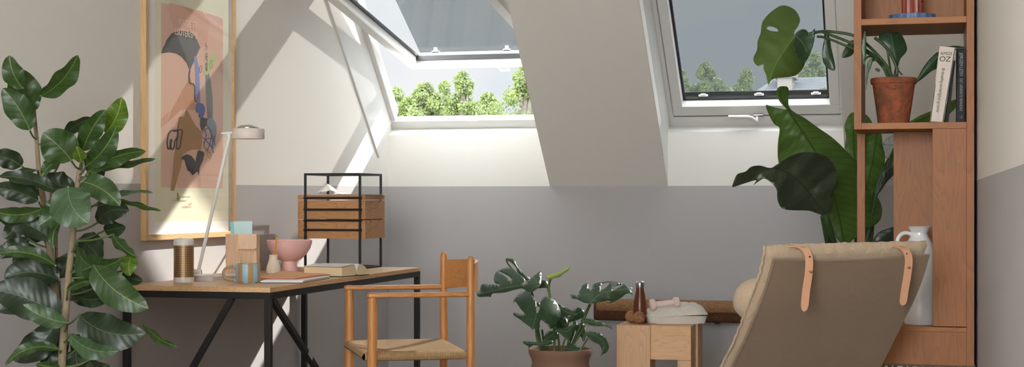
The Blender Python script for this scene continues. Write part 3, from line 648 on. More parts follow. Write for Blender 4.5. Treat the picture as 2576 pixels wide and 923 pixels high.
art([c3(*p) for p in ((428, 415), (440, 410), (452, 440), (464, 520), (470, 640), (470, 740), (450, 745), (441, 640), (434, 500))], (126, 140, 200), True)
art([c3(*p) for p in ((510, 545), (535, 530), (550, 590), (562, 700), (564, 800), (562, 868), (525, 868), (514, 700))], (116, 126, 120))
art([c3(*p) for p in ((452, 748), (490, 752), (508, 790), (498, 840), (490, 868), (474, 862), (466, 820), (442, 815), (438, 780))], (92, 104, 176), True)
art([c3(*p) for p in ((597, 388), (560, 398), (525, 440), (502, 500), (498, 535), (515, 546), (538, 530), (562, 492), (585, 435))], (196, 202, 130), True)
artline([c3(*p) for p in ((572, 440), (548, 450), (540, 480), (548, 500), (560, 475), (548, 435))], 1.1, (120, 124, 70))
artline([c3(*p) for p in ((480, 475), (468, 490), (470, 525), (480, 520), (484, 490), (479, 475))], 1.6, (150, 110, 104))
art([(449, 330), (449, 297), (452, 294), (463, 293), (466, 283), (469, 273), (479, 292), (490, 312), (502, 327), (508, 334), (508, 360), (506, 377), (484, 376), (473, 380), (461, 389), (455, 420), (438, 479.5), (429, 479), (433, 450), (438, 395), (444, 350)], (172, 126, 70))
ring = [(225, 205), (219, 165), (226, 110), (246, 80), (285, 74), (318, 72), (320, 100), (312, 150), (304, 192), (288, 202), (282, 180), (284, 140), (270, 150), (266, 190), (250, 205), (244, 180), (250, 140), (240, 150), (238, 190), (230, 206)]
artline([c4(*p) for p in ring], 3.4, (40, 38, 38)); artline([c4(*p) for p in ((262, 84), (292, 84), (290, 130), (276, 128))], 3, (40, 38, 38))
art([c4(*p) for p in ((310, 268), (330, 250), (352, 238), (385, 250), (405, 276), (412, 290), (427, 215), (440, 212), (468, 222), (474, 240), (462, 285), (440, 330), (436, 385), (425, 355), (392, 383), (404, 330), (392, 328), (376, 358), (358, 350), (348, 320), (345, 282))], (52, 48, 50))
art([c4(*p) for p in ((445, -10), (480, -10), (520, 10), (470, 60), (455, 85), (443, 40))], (60, 56, 60))
art([c4(*p) for p in ((497, 0), (520, -10), (545, 15), (556, 70), (548, 140), (530, 205), (524, 150), (500, 60), (488, 30))], (150, 160, 176), True)
net = [((458, 90), (500, 60), (530, 120), (548, 180)), ((470, 60), (485, 110), (470, 180), (500, 215)), ((455, 120), (480, 140), (510, 175), (535, 200)), ((490, 40), (520, 90), (515, 150), (490, 220)), ((545, 110), (525, 180), (535, 230)), ((465, 160), (500, 130), (545, 140))]
for q in net: artline([c4(*p) for p in q], 2.1, (70, 82, 140))
for q in (((478, 190), (492, 240), (515, 275)), ((500, 215), (520, 245), (512, 280)), ((485, 225), (520, 230))): artline([c4(*p) for p in q], 2.1, (196, 146, 90))
art([c4(*p) for p in ((286, 505), (292, 500), (300, 520), (306, 545), (296, 560), (282, 545), (288, 528))], (170, 170, 60), True)
prt = obj('print', pr, [flat(c) for c in prm], po)
def wtext(body, px, py, hpx, col, wsc=1.0, name='lettering', ext=.0002, flip=False, rot=0):
    LAY[0] += 1; X = PX + .00009 * LAY[0]; p = atX(px, py, X); fwd = (p - CAM).dot(FW); size = hpx / F * fwd / .72
    a = V(0, 1, 0); b = V(0, 0, 1)
    if rot: a, b = V(0, 0, 1), V(0, -1, 0)
    bm = BM(); text_into(bm, body, size, frame4(p, -a if flip else a, b), ext, wscale=wsc); return obj(name, bm, flat(col), prt)
wtext('MAGIE ET', 449.5, 62, 17.5, (238, 214, 196), .98); wtext('ESOTERISME', 439.5, 86, 17, (238, 214, 196), .98)
wtext('\u6211\u8d70\u4e86', 522, 181, 8.5, (92, 78, 70), 2.15, rot=1)
wtext('Ces merveilles cherchent tout au bout du temps', 446, 495, 3.4, (190, 182, 160), .78); wtext('et tous les signes pour lire aujourd hui des augures NE', 431, 505, 3.4, (190, 182, 160), .82); wtext('LE BAIN', 476, 513, 3.4, (190, 182, 160)); wtext('EXT-CORPUS-ETC TR', 460, 521, 4.2, (224, 176, 140), .9)
# ================================================================ THINGS ON THE DESK
def onD(px, py): return atZ(px, py, DZ)
# speaker
c = onD(457, 712); c.z = DZ; k = (c - CAM).dot(FW) / F; c += FW * (25 * k); R = 26 * k * .985
sp = thing('speaker', 'white and perforated bronze cylinder loudspeaker at the near left corner of desk', 'speaker', c)
H = 112 * k
bm = BM(); lathe(bm, [(R * .94, 0), (R * .985, .002), (R, .007), (R, H * .125)], c, 48); obj('base', bm, M['white_plastic'], sp, True)
bm = BM(); lathe(bm, [(R * .985, H * .125), (R * .985, H * .845)], c, 64); obj('grille', bm, M['perf'], sp, True)
bm = BM(); lathe(bm, [(R, H * .842), (R, H * .93), (R * .96, H * .97), (R * .86, H * .995), (R * .7, H), (0, H)], c, 48); obj('top_cap', bm, M['white_plastic'], sp, True)
bm = BM(); box(bm, c.x - .03, c.x + .03, c.y - .03, c.y + .03, c.z, c.z + .001)
bm.free()
# white books under the lamp
def slabbook(name, label, cx, cy, z, L, W_, T, ang, cover, page, cat='book', group=None):
    m = Matrix.Translation((cx, cy, z)) @ Matrix.Rotation(ang, 4, 'Z'); t = thing(name, label, cat, (cx, cy, z), group)
    bm = BM(); box(bm, -L / 2, L / 2, -W_ / 2, W_ / 2, 0, .0022, 0, .0006, m); box(bm, -L / 2, L / 2, -W_ / 2, W_ / 2, T - .0022, T, 0, .0006, m); box(bm, -L / 2 - .001, -L / 2 + .002, -W_ / 2, W_ / 2, 0, T, 0, .0006, m); obj('cover', bm, cover, t)
    bm = BM(); box(bm, -L / 2 + .003, L / 2 - .004, -W_ / 2 + .004, W_ / 2 - .004, .0022, T - .0022, 0, 0, m); obj('page_block', bm, page, t); return t
b0 = onD(560, 707)
slabbook('book', 'large thin white hardback lying under the foot of the desk lamp', b0.x - .08, b0.y + .13, DZ, .30, .235, .024, math.radians(68), M['paper'], M['bookwhite'])
# lamp: foot on the book
lb = D(493, 690, 7.66); LBX, LBY = b0.x - .19, b0.y + .08
lamp = thing('desk_lamp', 'slim white desk lamp with round drum head leaning over the white book', 'lamp', (lb.x, lb.y, DZ + .0245))
zt = DZ + .0245
bm = BM(); lathe(bm, [(.066, 0), (.068, .003), (.066, .007), (0, .007)], (lb.x + .02, lb.y, zt), 40); obj('base', bm, M['white_plastic'], lamp, True)
pb = D(499, 682, 7.66); pt = D(578, 340, 7.60)
bm = BM(); a = RT; tube(bm, [D(485, 684.5, 7.66), D(507, 684.5, 7.66)], [.0155, .0155], 20); tube(bm, [V(lb.x + .02, lb.y, zt + .006), D(495, 690, 7.66)], .012, 12); obj('joint', bm, M['white_plastic'], lamp, True)
bm = BM(); tube(bm, [pb, pt], .0088, 14); obj('arm', bm, M['white_plastic'], lamp, True)
bm = BM(); tube(bm, [D(557, 335.5, 7.60), D(590, 334, 7.60)], [.004, .0075], 12); tube(bm, [D(576, 332, 7.6), D(576, 345, 7.6)], .011, 14); obj('pivot', bm, M['white_plastic'], lamp, True)
hc = D(624.5, 337, 7.60); hk = 7.6 / F; r = 40.5 * hk
bm = BM(); hh = 25 * hk
lathe(bm, [(r * .9, -hh * .5), (r * .97, -hh * .5), (r, -hh * .44), (r, hh * .46), (r * .97, hh * .52), (r * .72, hh * .52), (r * .70, hh * .4), (0, hh * .4)], hc, 48); obj('lamp_head', bm, plain('warm_white_lacquer', (224, 212, 202), .45, var=.01), lamp, True)
bm = BM(); lathe(bm, [(r * .88, -hh * .46), (r * .5, -hh * .3), (0, -hh * .3)], hc, 40); obj('diffuser', bm, M['paper'], lamp, True)
bm = BM(); lathe(bm, [(r * .69, hh * .42), (r * .66, hh * .68), (r * .5, hh * .86), (r * .2, hh * .92), (0, hh * .92)], hc, 40); obj('chrome_dome', bm, M['chrome'], lamp, True, label='chrome reflector dome on top of the lamp head')
# ribbed wooden vase
vf = 7.95; vk = vf / F; vb = D(609, 690, vf); vb.z = DZ; x0 = D(570.5, 600, vf); x1 = D(648, 600, vf); Wv = (x1 - x0).length; ztop = D(609, 589, vf).z; Hv = ztop - DZ
va = thing('ribbed_wooden_holder', 'square ribbed pale wood holder with scooped groove standing behind the mug', 'letter holder', vb)
m = frame4(vb + FW * .02, RT, FW)
bm = BM(); n = 20; pts = []; hw = Wv / 2; dd = Wv * .62
cr = .012
def ribline(z):
    o = []
    for i in range(n + 1):          # front face with ribs
        x = -hw + Wv * i / n
        o.append((x, -dd / 2)); 
        if i < n: o += [(x + Wv / n * .5, -dd / 2 + .0035)]
    for i in range(13):
        y = -dd / 2 + dd * i / 12; o.append((hw, y))
        if i < 12: o.append((hw - .0035, y + dd / 24))
    for i in range(n, -1, -1): o.append((-hw + Wv * i / n, dd / 2))
    for i in range(12, 0, -1):
        y = -dd / 2 + dd * i / 12; o.append((-hw, y)); o.append((-hw + .0035, y - dd / 24))
    return o
rows = []; NZ = 44
for kz in range(NZ + 1):
    z = Hv * kz / NZ; row = []
    for x, y in ribline(z):
        if y < -dd / 2 + .004:       # front: smooth panel top right with a lip, scooped hollow beneath it
            tx = (x + hw) / Wv; tz = z / Hv
            lip = .63 + 0.03 * tx
            if tx > .38 and tz > lip: y = -dd / 2 - .002
            elif tx > .38 and tz <= lip:
                q = max(0, 1 - ((tx - .72) / .34) ** 2) * max(0, min(1, (tz - .12) / .5)); y += .030 * q
        row.append(bm.verts.new(m @ V(x, y, z)))
    rows.append(row)
for i in range(NZ):
    for j in range(len(rows[0])): bm.faces.new((rows[i][j], rows[i][(j + 1) % len(rows[0])], rows[i + 1][(j + 1) % len(rows[0])], rows[i + 1][j]))
bm.faces.new(rows[0][::-1]); obj('body', bm, M['ribwood'], va)
bm = BM(); box(bm, -hw + .004, hw - .004, -dd / 2 + .016, dd / 2 - .004, Hv - .02, Hv - .018, 0, 0, m)
for a in ((-hw + .002, hw - .002, -dd / 2, -dd / 2 + .012), (-hw + .002, hw - .002, dd / 2 - .012, dd / 2), (-hw + .002, -hw + .014, -dd / 2, dd / 2), (hw - .014, hw - .002, -dd / 2, dd / 2)): box(bm, a[0], a[1], a[2], a[3], Hv - .004, Hv + .001, 0, 0, m)
obj('rim', bm, M['ribwood'], va)
for nm, pts, y, lb_ in (('card', ((590, 596), (634, 596), (634.5, 556), (588, 557)), .0, 'pale blue card standing in front in the ribbed wooden holder'), ('card', ((582, 596), (602, 596), (592, 556), (578.5, 558)), .014, 'teal edged card leaning left behind the other card in holder')):
    bm = BM(); q = [D(a, b, vf + .02 + y) for a, b in pts]; hexa(bm, [q[0], q[1], q[1] + FW * .004, q[0] + FW * .004, q[3], q[2], q[2] + FW * .004, q[3] + FW * .004]); single(nm, bm, M['card'] if y == 0 else plain('teal_card', (140, 212, 218), .6), lb_, 'card', 'cards in the wooden holder')
# mug
mc = onD(619, 713); mk_ = (mc - CAM).dot(FW) / F; mc += FW * (29 * mk_); mr_ = 31 * mk_; mh = 49 * mk_
mg = thing('mug', 'mug with blue and speckled clay stripes on the near edge of desk', 'mug', mc)
bm = BM(); lathe(bm, [(mr_ * .80, 0), (mr_ * .82, .004), (mr_ * .82, .008), (mr_ * .97, .0085), (mr_, .012), (mr_, mh - .002), (mr_ * .98, mh), (mr_ * .92, mh), (mr_ * .92, .012), (0, .012)], mc, 64); obj('body', bm, M['mug'], mg, True)
bm = BM(); s = -RT; pth = [mc + s * (mr_ * .98) + UP * mh * .82, mc + s * (mr_ * 1.25) + UP * mh * .84, mc + s * (mr_ * 1.85) + UP * mh * .72, mc + s * (mr_ * 2.02) + UP * mh * .45, mc + s * (mr_ * 1.75) + UP * mh * .2, mc + s * (mr_ * 1.25) + UP * mh * .13, mc + s * (mr_ * .98) + UP * mh * .14]
pth = smoothline(pth, 6); tube(bm, pth, .0085, 12, flatz=.75); obj('handle', bm, M['mugclay'], mg, True, label='speckled clay loop handle')
for i in (0, len(pth) - 1):
    q_ = pth[i]; bm = BM(); tube(bm, [q_ - s * .002, q_ + s * .008], .0105, 12); obj('handle_end', bm, M['mugblue'], mg, True)
# small clay vase with pencil
c = onD(686, 689); k = (c - CAM).dot(FW) / F; c += FW * 14 * k
sv = thing('bud_vase', 'small lumpy cream clay bud vase in front of the pink bowl', 'vase', c); q = 18 * k
bm = BM(); random.seed(3); lathe(bm, [(q * .75, 0), (q * .92, .003), (q * 1.0, q * .55), (q * .93, q * 1.1), (q * .74, q * 1.65), (q * .62, q * 2.1), (q * .56, q * 2.5), (q * .60, q * 2.65), (q * .5, q * 2.68), (q * .42, q * 2.4), (0, q * 2.2)], c, 26, jit=q * .035); obj('body', bm, M['stone'], sv, True)
pb0 = c + UP * q * 2.1; bm = BM(); e = D(697, 593, (c - CAM).dot(FW)); e0 = pb0 + (e - pb0) * .0; tube(bm, [e0, pb0.lerp(e, .97)], .0042, 6); pn = single('pencil', bm, M['pencil'], 'ochre yellow pencil sticking out of the cream clay bud vase', 'pencil')
bm = BM(); tube(bm, [pb0.lerp(e, .97), e], [.0042, .0036], 6); obj('pencil_end', bm, M['lead'], pn)
# pink bowl
c = onD(725, 684); k = (c - CAM).dot(FW) / F; c += FW * 22 * k; q = k
bo = thing('footed_bowl', 'matte pink bowl on a flared round foot, middle of the desk', 'bowl', c)
bm = BM(); lathe(bm, [(21.5 * q, 0), (22 * q, .002), (19 * q, 14 * q), (17 * q, 27 * q)], c, 56); obj('foot', bm, M['pink'], bo, True)
bm = BM(); lathe(bm, [(17 * q, 26.5 * q), (30 * q, 32 * q), (43 * q, 44 * q), (52 * q, 58 * q), (56.5 * q, 72 * q), (57.5 * q, 79 * q), (56 * q, 80 * q), (54 * q, 73 * q), (49 * q, 58 * q), (38 * q, 43 * q), (20 * q, 35 * q), (0, 33 * q)], c, 64); obj('bowl', bm, M['pink'], bo, True)
# folders and magazines
def sheet(name, pts, z0, z1, mat, label, cat, group=None, bend=None, out=False):
    bm = BM(); q = [onD(*p) for p in pts]; q = [V(p.x, p.y, 0) for p in q]
    hexa(bm, [p + UP * z0 for p in q] + [p + UP * z1 for p in q]); 
    return single(name, bm, mat, label, cat, group)
def stack_pts(dz=0): return
A = [onD(652, 712), onD(760, 712.5), onD(828, 700.5), onD(735, 693)]
zc = DZ
spec = [('magazine', 'navy backed magazine at the very bottom of the pile beside the mug', 0.0, .003, M['navy'], 1.0, 0), ('magazine', 'white magazine in the pile beside the mug, under the red folder', .003, .010, M['paper'], .99, .006),
        ('magazine', 'thin white magazine slid out to the right under the red folder', .010, .013, M['paper'], .97, .02), ]
for nm, lb_, a, b, mt, scl, off in spec:
    bm = BM(); cc = sum(A, V(0, 0, 0)) / 4; q = [cc + (p - cc) * scl + V(.3, .95, 0).normalized() * off for p in A]; q = [V(p.x, p.y, 0) for p in q]; hexa(bm, [p + UP * (DZ + a) for p in q] + [p + UP * (DZ + b) for p in q], 0, .0006); single(nm, bm, mt, lb_, 'magazine', 'magazines in the pile by the mug')
B = [onD(648, 708), onD(748, 709), onD(832, 698), onD(720, 688)]
fo = thing('folder', 'red edged peach card folder on top of the pile beside the mug', 'folder', V(B[0].x, B[0].y, DZ + .013))
bm = BM(); hexa(bm, [V(p.x, p.y, DZ + .0135) for p in B] + [V(p.x, p.y, DZ + .0150) for p in B]); obj('red_cover', bm, M['red'], fo)
bm = BM(); cc = sum(B, V(0, 0, 0)) / 4; q = [cc + (p - cc) * .965 + V(-.02, .012, 0) for p in B]; hexa(bm, [V(p.x, p.y, DZ + .0152) for p in q] + [V(p.x, p.y, DZ + .0172) for p in q]); obj('inner_sheet', bm, M['peachpaper'], fo)
bm = BM(); p = onD(708, 690); box(bm, p.x - .02, p.x + .012, p.y - .03, p.y + .02, DZ + .0002, DZ + .0012); single('paper_slip', bm, M['paper'], 'small white paper slip lying on the desk before the pink bowl', 'paper')
# open book: spine line runs towards the viewer's right
bf = onD(885, 692); 
sx0 = onD(893, 694); ob = thing('open_book', 'thick open paperback lying face up near the far end of the desk', 'book', V(sx0.x, sx0.y, DZ))
ax = RT.copy(); ay = (onD(800, 668) - onD(893, 694)); ay.z = 0; Lb = .30; ay = V(-.72, .69, 0).normalized(); ax = V(.69, .72, 0).normalized()
ax = RT * .45 + FW * .89; ay = RT * -.89 + FW * .45; o0 = onD(860, 697) + ax * .14; o0.z = DZ
def half(w, T, sgn, arch, mi=0):
    prof = []
    if sgn < 0: prof = [(0, .010), (-.012, T * .9), (-.03, T + arch), (-w * .45, T + arch * .5), (-w * .8, T * .92), (-w, T * .75), (-w - .006, .003), (-.004, .003)]
    else: prof = [(0, .010), (.008, T * .9), (.022, T + arch), (.045, T + arch * .6), (w * .85, T * .55), (w, .012), (w, .003), (.004, .003)]
    return prof
def pb_block(prof, L, mat, nm, start=0.0):
    bm = BM(); a = [bm.verts.new(o0 + ax * x + UP * z + ay * start) for x, z in prof]; b = [bm.verts.new(o0 + ax * x + UP * z + ay * (start + L)) for x, z in prof]
    bm.faces.new(a); bm.faces.new(b[::-1])
    for i in range(len(a)): bm.faces.new((a[i], b[i], b[(i + 1) % len(a)], a[(i + 1) % len(a)]))
    return obj(nm, bm, mat, ob)
import itertools
def curve(ps, n=5): return [(p.x, p.y) for p in smoothline([(a, b, 0) for a, b in ps], n)]
pb_block(curve([(-.003, .012), (-.010, .038), (-.026, .055), (-.055, .058), (-.095, .052), (-.138, .049)]) + [(-.141, .004), (-.016, .004)], .235, M['oldpaper'], 'page_block')
pb_block(curve([(.002, .012), (.006, .036), (.018, .054), (.042, .058), (.075, .050), (.098, .034), (.112, .012), (.114, .004)]) + [(.016, .004)], .235, M['oldpaper'], 'page_block')
up_ = curve([(-.004, .030), (-.014, .055), (-.040, .0625), (-.085, .0585), (-.148, .0535)]); pb_block(up_ + [(a, b - .0012) for a, b in up_[::-1]], .235, M['paper'], 'lifted_page')
up_ = curve([(.003, .030), (.010, .050), (.030, .0615), (.055, .0600)]); pb_block(up_ + [(a, b - .0010) for a, b in up_[::-1]], .235, M['paper'], 'lifted_page')
pb_block([(-.148, 0), (.125, 0), (.125, .003), (-.148, .003)], .239, M['navy'], 'cover', -.002)
bm = BM()
for i in range(17):
    for j in range(8):
        q = -.030 - j * .0125; zq = .0625 - .0045 * max(0, min(1, (-q - .04) / .045)) + .0012; p = o0 + ay * (.018 + i * .0125) + ax * q + UP * (zq + .0002); bar(bm, p, p + ax * -.0095, .0020, .0003)
obj('printed_lines', bm, plain('faint_print', (196, 190, 178), .8), ob)
# ================================================================ WIRE TOWER WITH TRAYS
tx0, tx1, ty0, ty1 = -3.446, -3.10, 8.335, 8.70; tz0, tz1 = DZ, 1.292; w_ = .012
tw = thing('wire_tray_rack', 'open black steel wire rack holding wooden trays at the far end of desk', 'rack', ((tx0 + tx1) / 2, (ty0 + ty1) / 2, DZ))
for x in (tx0, tx1 - w_):
    for y in (ty0, ty1 - w_):
        bm = BM(); box(bm, x, x + w_, y, y + w_, tz0, tz1 - w_); obj('post', bm, M['black'], tw)
for z in (tz0, tz1 - w_):
    bm = BM(); box(bm, tx0 + (w_ if z == tz0 else 0), tx1 - (w_ if z == tz0 else 0), ty0, ty0 + w_, z, z + w_); box(bm, tx0 + (w_ if z == tz0 else 0), tx1 - (w_ if z == tz0 else 0), ty1 - w_, ty1, z, z + w_); box(bm, tx0, tx0 + w_, ty0 + w_, ty1 - w_, z, z + w_); box(bm, tx1 - w_, tx1, ty0 + w_, ty1 - w_, z, z + w_); obj('ring', bm, M['black'], tw)
zl_ = [D(836, y, 8.93).z for y in (497.5, 527, 554, 578)]
for z in zl_:
    for yy in (ty0 - .004, ty1 + .004):
        bm = BM(); tube(bm, [V(tx0, yy, z), V(tx1 + .004, yy, z)], .0062, 8); obj('rail', bm, M['black'], tw, True)
    bm = BM(); lathe(bm, [(0, -.001), (.007, 0), (.007, .006), (0, .008)], (tx1 + .002, ty0 - .004, z), 10, axis=(1, 0, 0)); obj('rail_end', bm, M['black'], tw, True)
def traybox(label, zt, zb, grooves, notch=True):
    t = thing('wooden_tray', label, 'tray', ((tx0 + tx1) / 2, (ty0 + ty1) / 2, zb), 'wooden trays in the black wire rack'); a0, a1, b0_, b1 = tx0 - .045, tx1 + .012, ty0 + w_ + .004, ty1 - w_ - .004
    a1 = tx1 + .022; T = .012
    bm = BM(); box(bm, a0 + T, a1 - T, b0_ + T, b1 - T, zb + .004, zb + .012); obj('bottom', bm, M['tray_wood'], t)
    for y in (b0_, b1 - T):
        bm = BM(); zz = [zb] + grooves + [zt]
        for i in range(len(zz) - 1): box(bm, a0 + T, a1 - T, y, y + T, zz[i] + (.0 if i == 0 else .0015), zz[i + 1] - (0 if i == len(zz) - 2 else .0015), 0, .0015)
        if grooves: box(bm, a0 + T, a1 - T, y + .003, y + T - .003, zb, zt)
        obj('side_panel', bm, M['tray_wood'], t)
    for k, x in enumerate((a0, a1 - T)):
        bm = BM(); H_ = zt - zb; ym = b0_ + (b1 - b0_) * .5
        if notch and H_ > .05:     # end panel with two finger notches in its top edge
            prof = [(b0_, zb), (b1, zb), (b1, zt)]
            for c_ in (ym + .075, ym - .075):
                for i in range(7):
                    an = math.pi * i / 6; prof.append((c_ + .014 * math.cos(an), zt - .016 * math.sin(an)))
            prof += [(b0_, zt)]
            prism(bm, prof, x, x + T); 
        else: box(bm, x, x + T, b0_, b1, zb, zt, 0, .0015)
        for i in range(int(H_ / .018)):    # finger joints
            zj = zb + .006 + i * .018; box(bm, x - .0006 if k == 0 else x + T * .2, x + T * .8 if k == 0 else x + T + .0006, b0_ - .0008, b0_ + .004, zj, zj + .009)
        obj('end_panel', bm, M['tray_wood_y'], t)
    return t
zz = lambda y: D(836, y, 8.93).z
traybox('shallow oak tray with white paper on it, topmost in the black wire rack', zz(490), zz(502.5) + .001, [], False)
traybox('deep oak tray between the shallow top tray and the bottom tray of the rack', zz(504), zz(551), [zz(526)])
traybox('deep oak tray at the bottom of the three in the wire rack', zz(553.5), zz(600), [zz(577)])
ztp = zz(490) + .0005
bm = BM(); box(bm, tx0 + .03, tx1 + .045, ty0 + .03, ty1 - .03, ztp, ztp + .002); bmesh.ops.translate(bm, verts=[v for v in bm.verts if v.co.x > tx1], vec=V(0, 0, .003)); single('paper_sheet', bm, M['paper'], 'white sheets lying flat on the topmost wooden tray', 'paper')
bm = BM(); cpl = [(797, 489), (812, 470), (824, 462), (833, 478), (850, 484), (862, 489)]; v0 = [D(x, y, 9.0) for x, y in cpl]; v1 = [D(x + 14, y + 1, 9.12) for x, y in [(797, 488), (812, 478), (826, 472), (838, 482), (852, 486), (862, 488)]]
for p in v0 + v1: p.z = max(p.z, ztp + .0075)
a = [bm.verts.new(p) for p in v0]; b = [bm.verts.new(p) for p in v1]
for i in range(5): bm.faces.new((a[i], a[i + 1], b[i + 1], b[i]))
pp = bm.verts.new(D(808, 482, 8.96)); bm.faces.new((a[0], a[1], pp)); bm.faces.new((pp, a[1], a[2], a[3]))
o = single('crumpled_paper', bm, M['paper'], 'folded crumpled white paper standing up on the topmost tray', 'paper'); md = o.modifiers.new('thickness', 'SOLIDIFY'); md.thickness = .0015
# ================================================================ ARMCHAIR AT THE DESK
def CP(lat, fwd, z): return V(0, 0, z) + RT * lat + FW * fwd
NR = lambda z: CP(-.187 - (.88 - z) * -.0, 7.0, z); 
P_NR, P_FR, P_NF, P_FF = (-.187, 7.0), (-.335, 7.60), (-.622, 6.90), (-.787, 7.50)
ch = thing('armchair', 'oak armchair with woven cord seat facing the desk', 'chair', CP(-.48, 7.25, 0))
def post(pl, z1, r, back=False):
    bm = BM(); pts = []; rr = []
    for t, k in ((0, .62), (.15, .8), (.35, .97), (.5, 1.0), (.65, .98), (.8, .94), (.9, .92), (.975, .90 if back else .88), (.99, .72 if back else .86), (1, .35 if back else .84)):
        pts.append(CP(pl[0], pl[1], lerp(FZ, z1, t))); rr.append(r * k)
    tube(bm, pts, rr, 20); return obj('leg', bm, M['chair_wood'], ch, True)
post(P_NR, .885, .0192, True); post(P_FR, .885, .0192, True); post(P_NF, .705, .0235); post(P_FF, .705, .0235)
def arm(F_, R_):
    bm = BM(); a = CP(F_[0], F_[1], .713); b = CP(R_[0], R_[1], .713); d = (b - a).normalized(); n = d.cross(UP); pts = [a - d * .025, a - d * .018, a, a.lerp(b, .3), a.lerp(b, .6), b - d * .01]; rw = [.012, .022, .026, .024, .020, .017]; rings = []
    uvl = bm.loops.layers.uv.active
    for p, w in zip(pts, rw): rings.append([bm.verts.new(p + n * (w * math.cos(q)) + UP * (.0128 * math.copysign(abs(math.sin(q)) ** .6, math.sin(q)) * (.95 if w > .013 else .5))) for q in [math.pi * 2 * i / 16 for i in range(16)]])
    for i in range(len(rings) - 1):
        for j in range(16): bm.faces.new((rings[i][j], rings[i][(j + 1) % 16], rings[i + 1][(j + 1) % 16], rings[i + 1][j]))
    bm.faces.new(rings[0][::-1]); bm.faces.new(rings[-1]); o = obj('armrest', bm, M['chair_wood_x'], ch, True)
    bm = BM(); lathe(bm, [(.0135, .0), (.0135, .002), (0, .003)], a + UP * .0115, 18); obj('peg', bm, M['chair_wood'], o, True)
arm(P_NF, P_NR); arm(P_FF, P_FR)
# curved back slat
bm = BM(); A0 = V(*CP(*P_FR, 0)); A1 = V(*CP(*P_NR, 0)); bk = RT * 1.0 + FW * .2; bk.normalize(); rows = []; N_ = 18; up_ = []
for i in range(N_ + 1):
    t = i / N_; p = A0.lerp(A1, t) + bk * (.085 * math.sin(math.pi * t)); zt_ = .845 - .0 * t + .012 * math.sin(math.pi * t); zb2 = .705 + .022 * math.sin(math.pi * t)
    rows.append([p - bk * .007 + UP * zb2, p - bk * .007 + UP * zt_, p + bk * .007 + UP * zt_, p + bk * .007 + UP * zb2])
vv = [[bm.verts.new(p) for p in r_] for r_ in rows]
for i in range(N_):
    for j in range(4): bm.faces.new((vv[i][j], vv[i][(j + 1) % 4], vv[i + 1][(j + 1) % 4], vv[i + 1][j]))
bm.faces.new(vv[0]); bm.faces.new(vv[-1][::-1]); obj('back_slat', bm, M['chair_wood_x'], ch, True)
# seat rails and stretchers
SZ = .445
for a, b in ((P_NF, P_NR), (P_FF, P_FR), (P_NF, P_FF), (P_NR, P_FR)):
    for z, rr in ((.20 if a != P_NF or b != P_FF else .26, .010), (.30, .010)):
        bm = BM(); tube(bm, [CP(*a, z), CP(*b, z)], rr, 12); obj('stretcher', bm, M['chair_wood_x'], ch, True)
cs = [CP(P_NF[0] - .03, P_NF[1], 0), CP(P_NR[0] - .005, P_NR[1], 0), CP(P_FR[0] - .005, P_FR[1], 0), CP(P_FF[0] - .03, P_FF[1], 0)]
cs = [CP(-.655, 6.895, 0), CP(-.205, 6.99, 0), CP(-.335, 7.60, 0), CP(-.80, 7.49, 0)]
cen = sum(cs, V(0, 0, 0)) / 4; bm = BM(); uvl = bm.loops.layers.uv.active
for q in range(4):
    a, b = cs[q], cs[(q + 1) % 4]; NN = 12; n = ((a + b) / 2 - cen).normalized()
    ed = (b - a).normalized(); Ln = (b - a).length; prev = None
    prof = [(0.0, .028), (.25, .020), (.5, .012), (.75, .010), (.92, .016), (1.0, .010), (1.02, -.006), (1.0, -.022), (.92, -.028), (.5, -.024), (0, -.02)]
    prof = [(0.0, -.012), (.3, -.008), (.6, .002), (.85, .014), (.95, .016), (1.01, .008), (1.03, -.006), (1.01, -.02), (.94, -.026), (.5, -.030), (0, -.034)]
    cur = []
    for t, z in prof:
        pa = cen.lerp(a, min(t, 1)) + n * max(0, t - 1) * .45; pb2 = cen.lerp(b, min(t, 1)) + n * max(0, t - 1) * .45; row = []
        for i in range(NN + 1):
            u = i / NN; p = pa.lerp(pb2, u) + UP * (SZ + z); row.append((bm.verts.new(p), (p - a).dot(ed), t))
        cur.append(row)
    for i in range(len(cur) - 1):
        for j in range(NN):
            qd = (cur[i][j], cur[i][j + 1], cur[i + 1][j + 1], cur[i + 1][j])
            try: f = bm.faces.new([x[0] for x in qd])
            except ValueError: continue
            for lp, x in zip(f.loops, qd): lp[uvl].uv = (x[1], x[2])
bmesh.ops.remove_doubles(bm, verts=bm.verts[:], dist=.0004); obj('woven_seat', bm, M['cord'], ch, True)
# ================================================================ STOOL AND WHAT STANDS ON IT
sf = 8.3; TZ = None
m_l, m_r = D(1551, 817, sf), D(1731, 817, sf); TZ = m_l.z
ang = 0.0
sx = V(math.cos(ang), math.sin(ang), 0); sy = V(-math.sin(ang), math.cos(ang), 0); SW = 188 * sf / F; SD = .36
st = thing('block_stool', 'chunky solid pine stool holding cushion and exercise gear', 'stool', V(m_l.x, m_l.y, 0))
ms = frame4(V(m_l.x, m_l.y, 0), sx, sy); g = .003
legw = 86 * sf / F; bmh = 85 * sf / F
bm = BM(); box(bm, 0, legw, 0, SD * .45, FZ, TZ, 0, .003, ms); obj('leg', bm, M['stool_v'], st)
bm = BM(); box(bm, legw + g * .3, SW, 0, SD * .5, TZ - bmh, TZ, 0, .003, ms); obj('beam', bm, M['stool_h'], st)
bm = BM(); box(bm, SW - 34 * sf / F, SW, .004, SD * .45, FZ, TZ - bmh - .0005, 0, .003, ms); obj('leg', bm, M['stool_v'], st)
bm = BM(); box(bm, 0, legw, SD * .455, SD, TZ - bmh, TZ, 0, .003, ms); box(bm, legw + g * .3, SW - .06, SD * .505, SD, TZ - bmh, TZ, 0, .003, ms); obj('beam', bm, M['stool_h'], st)
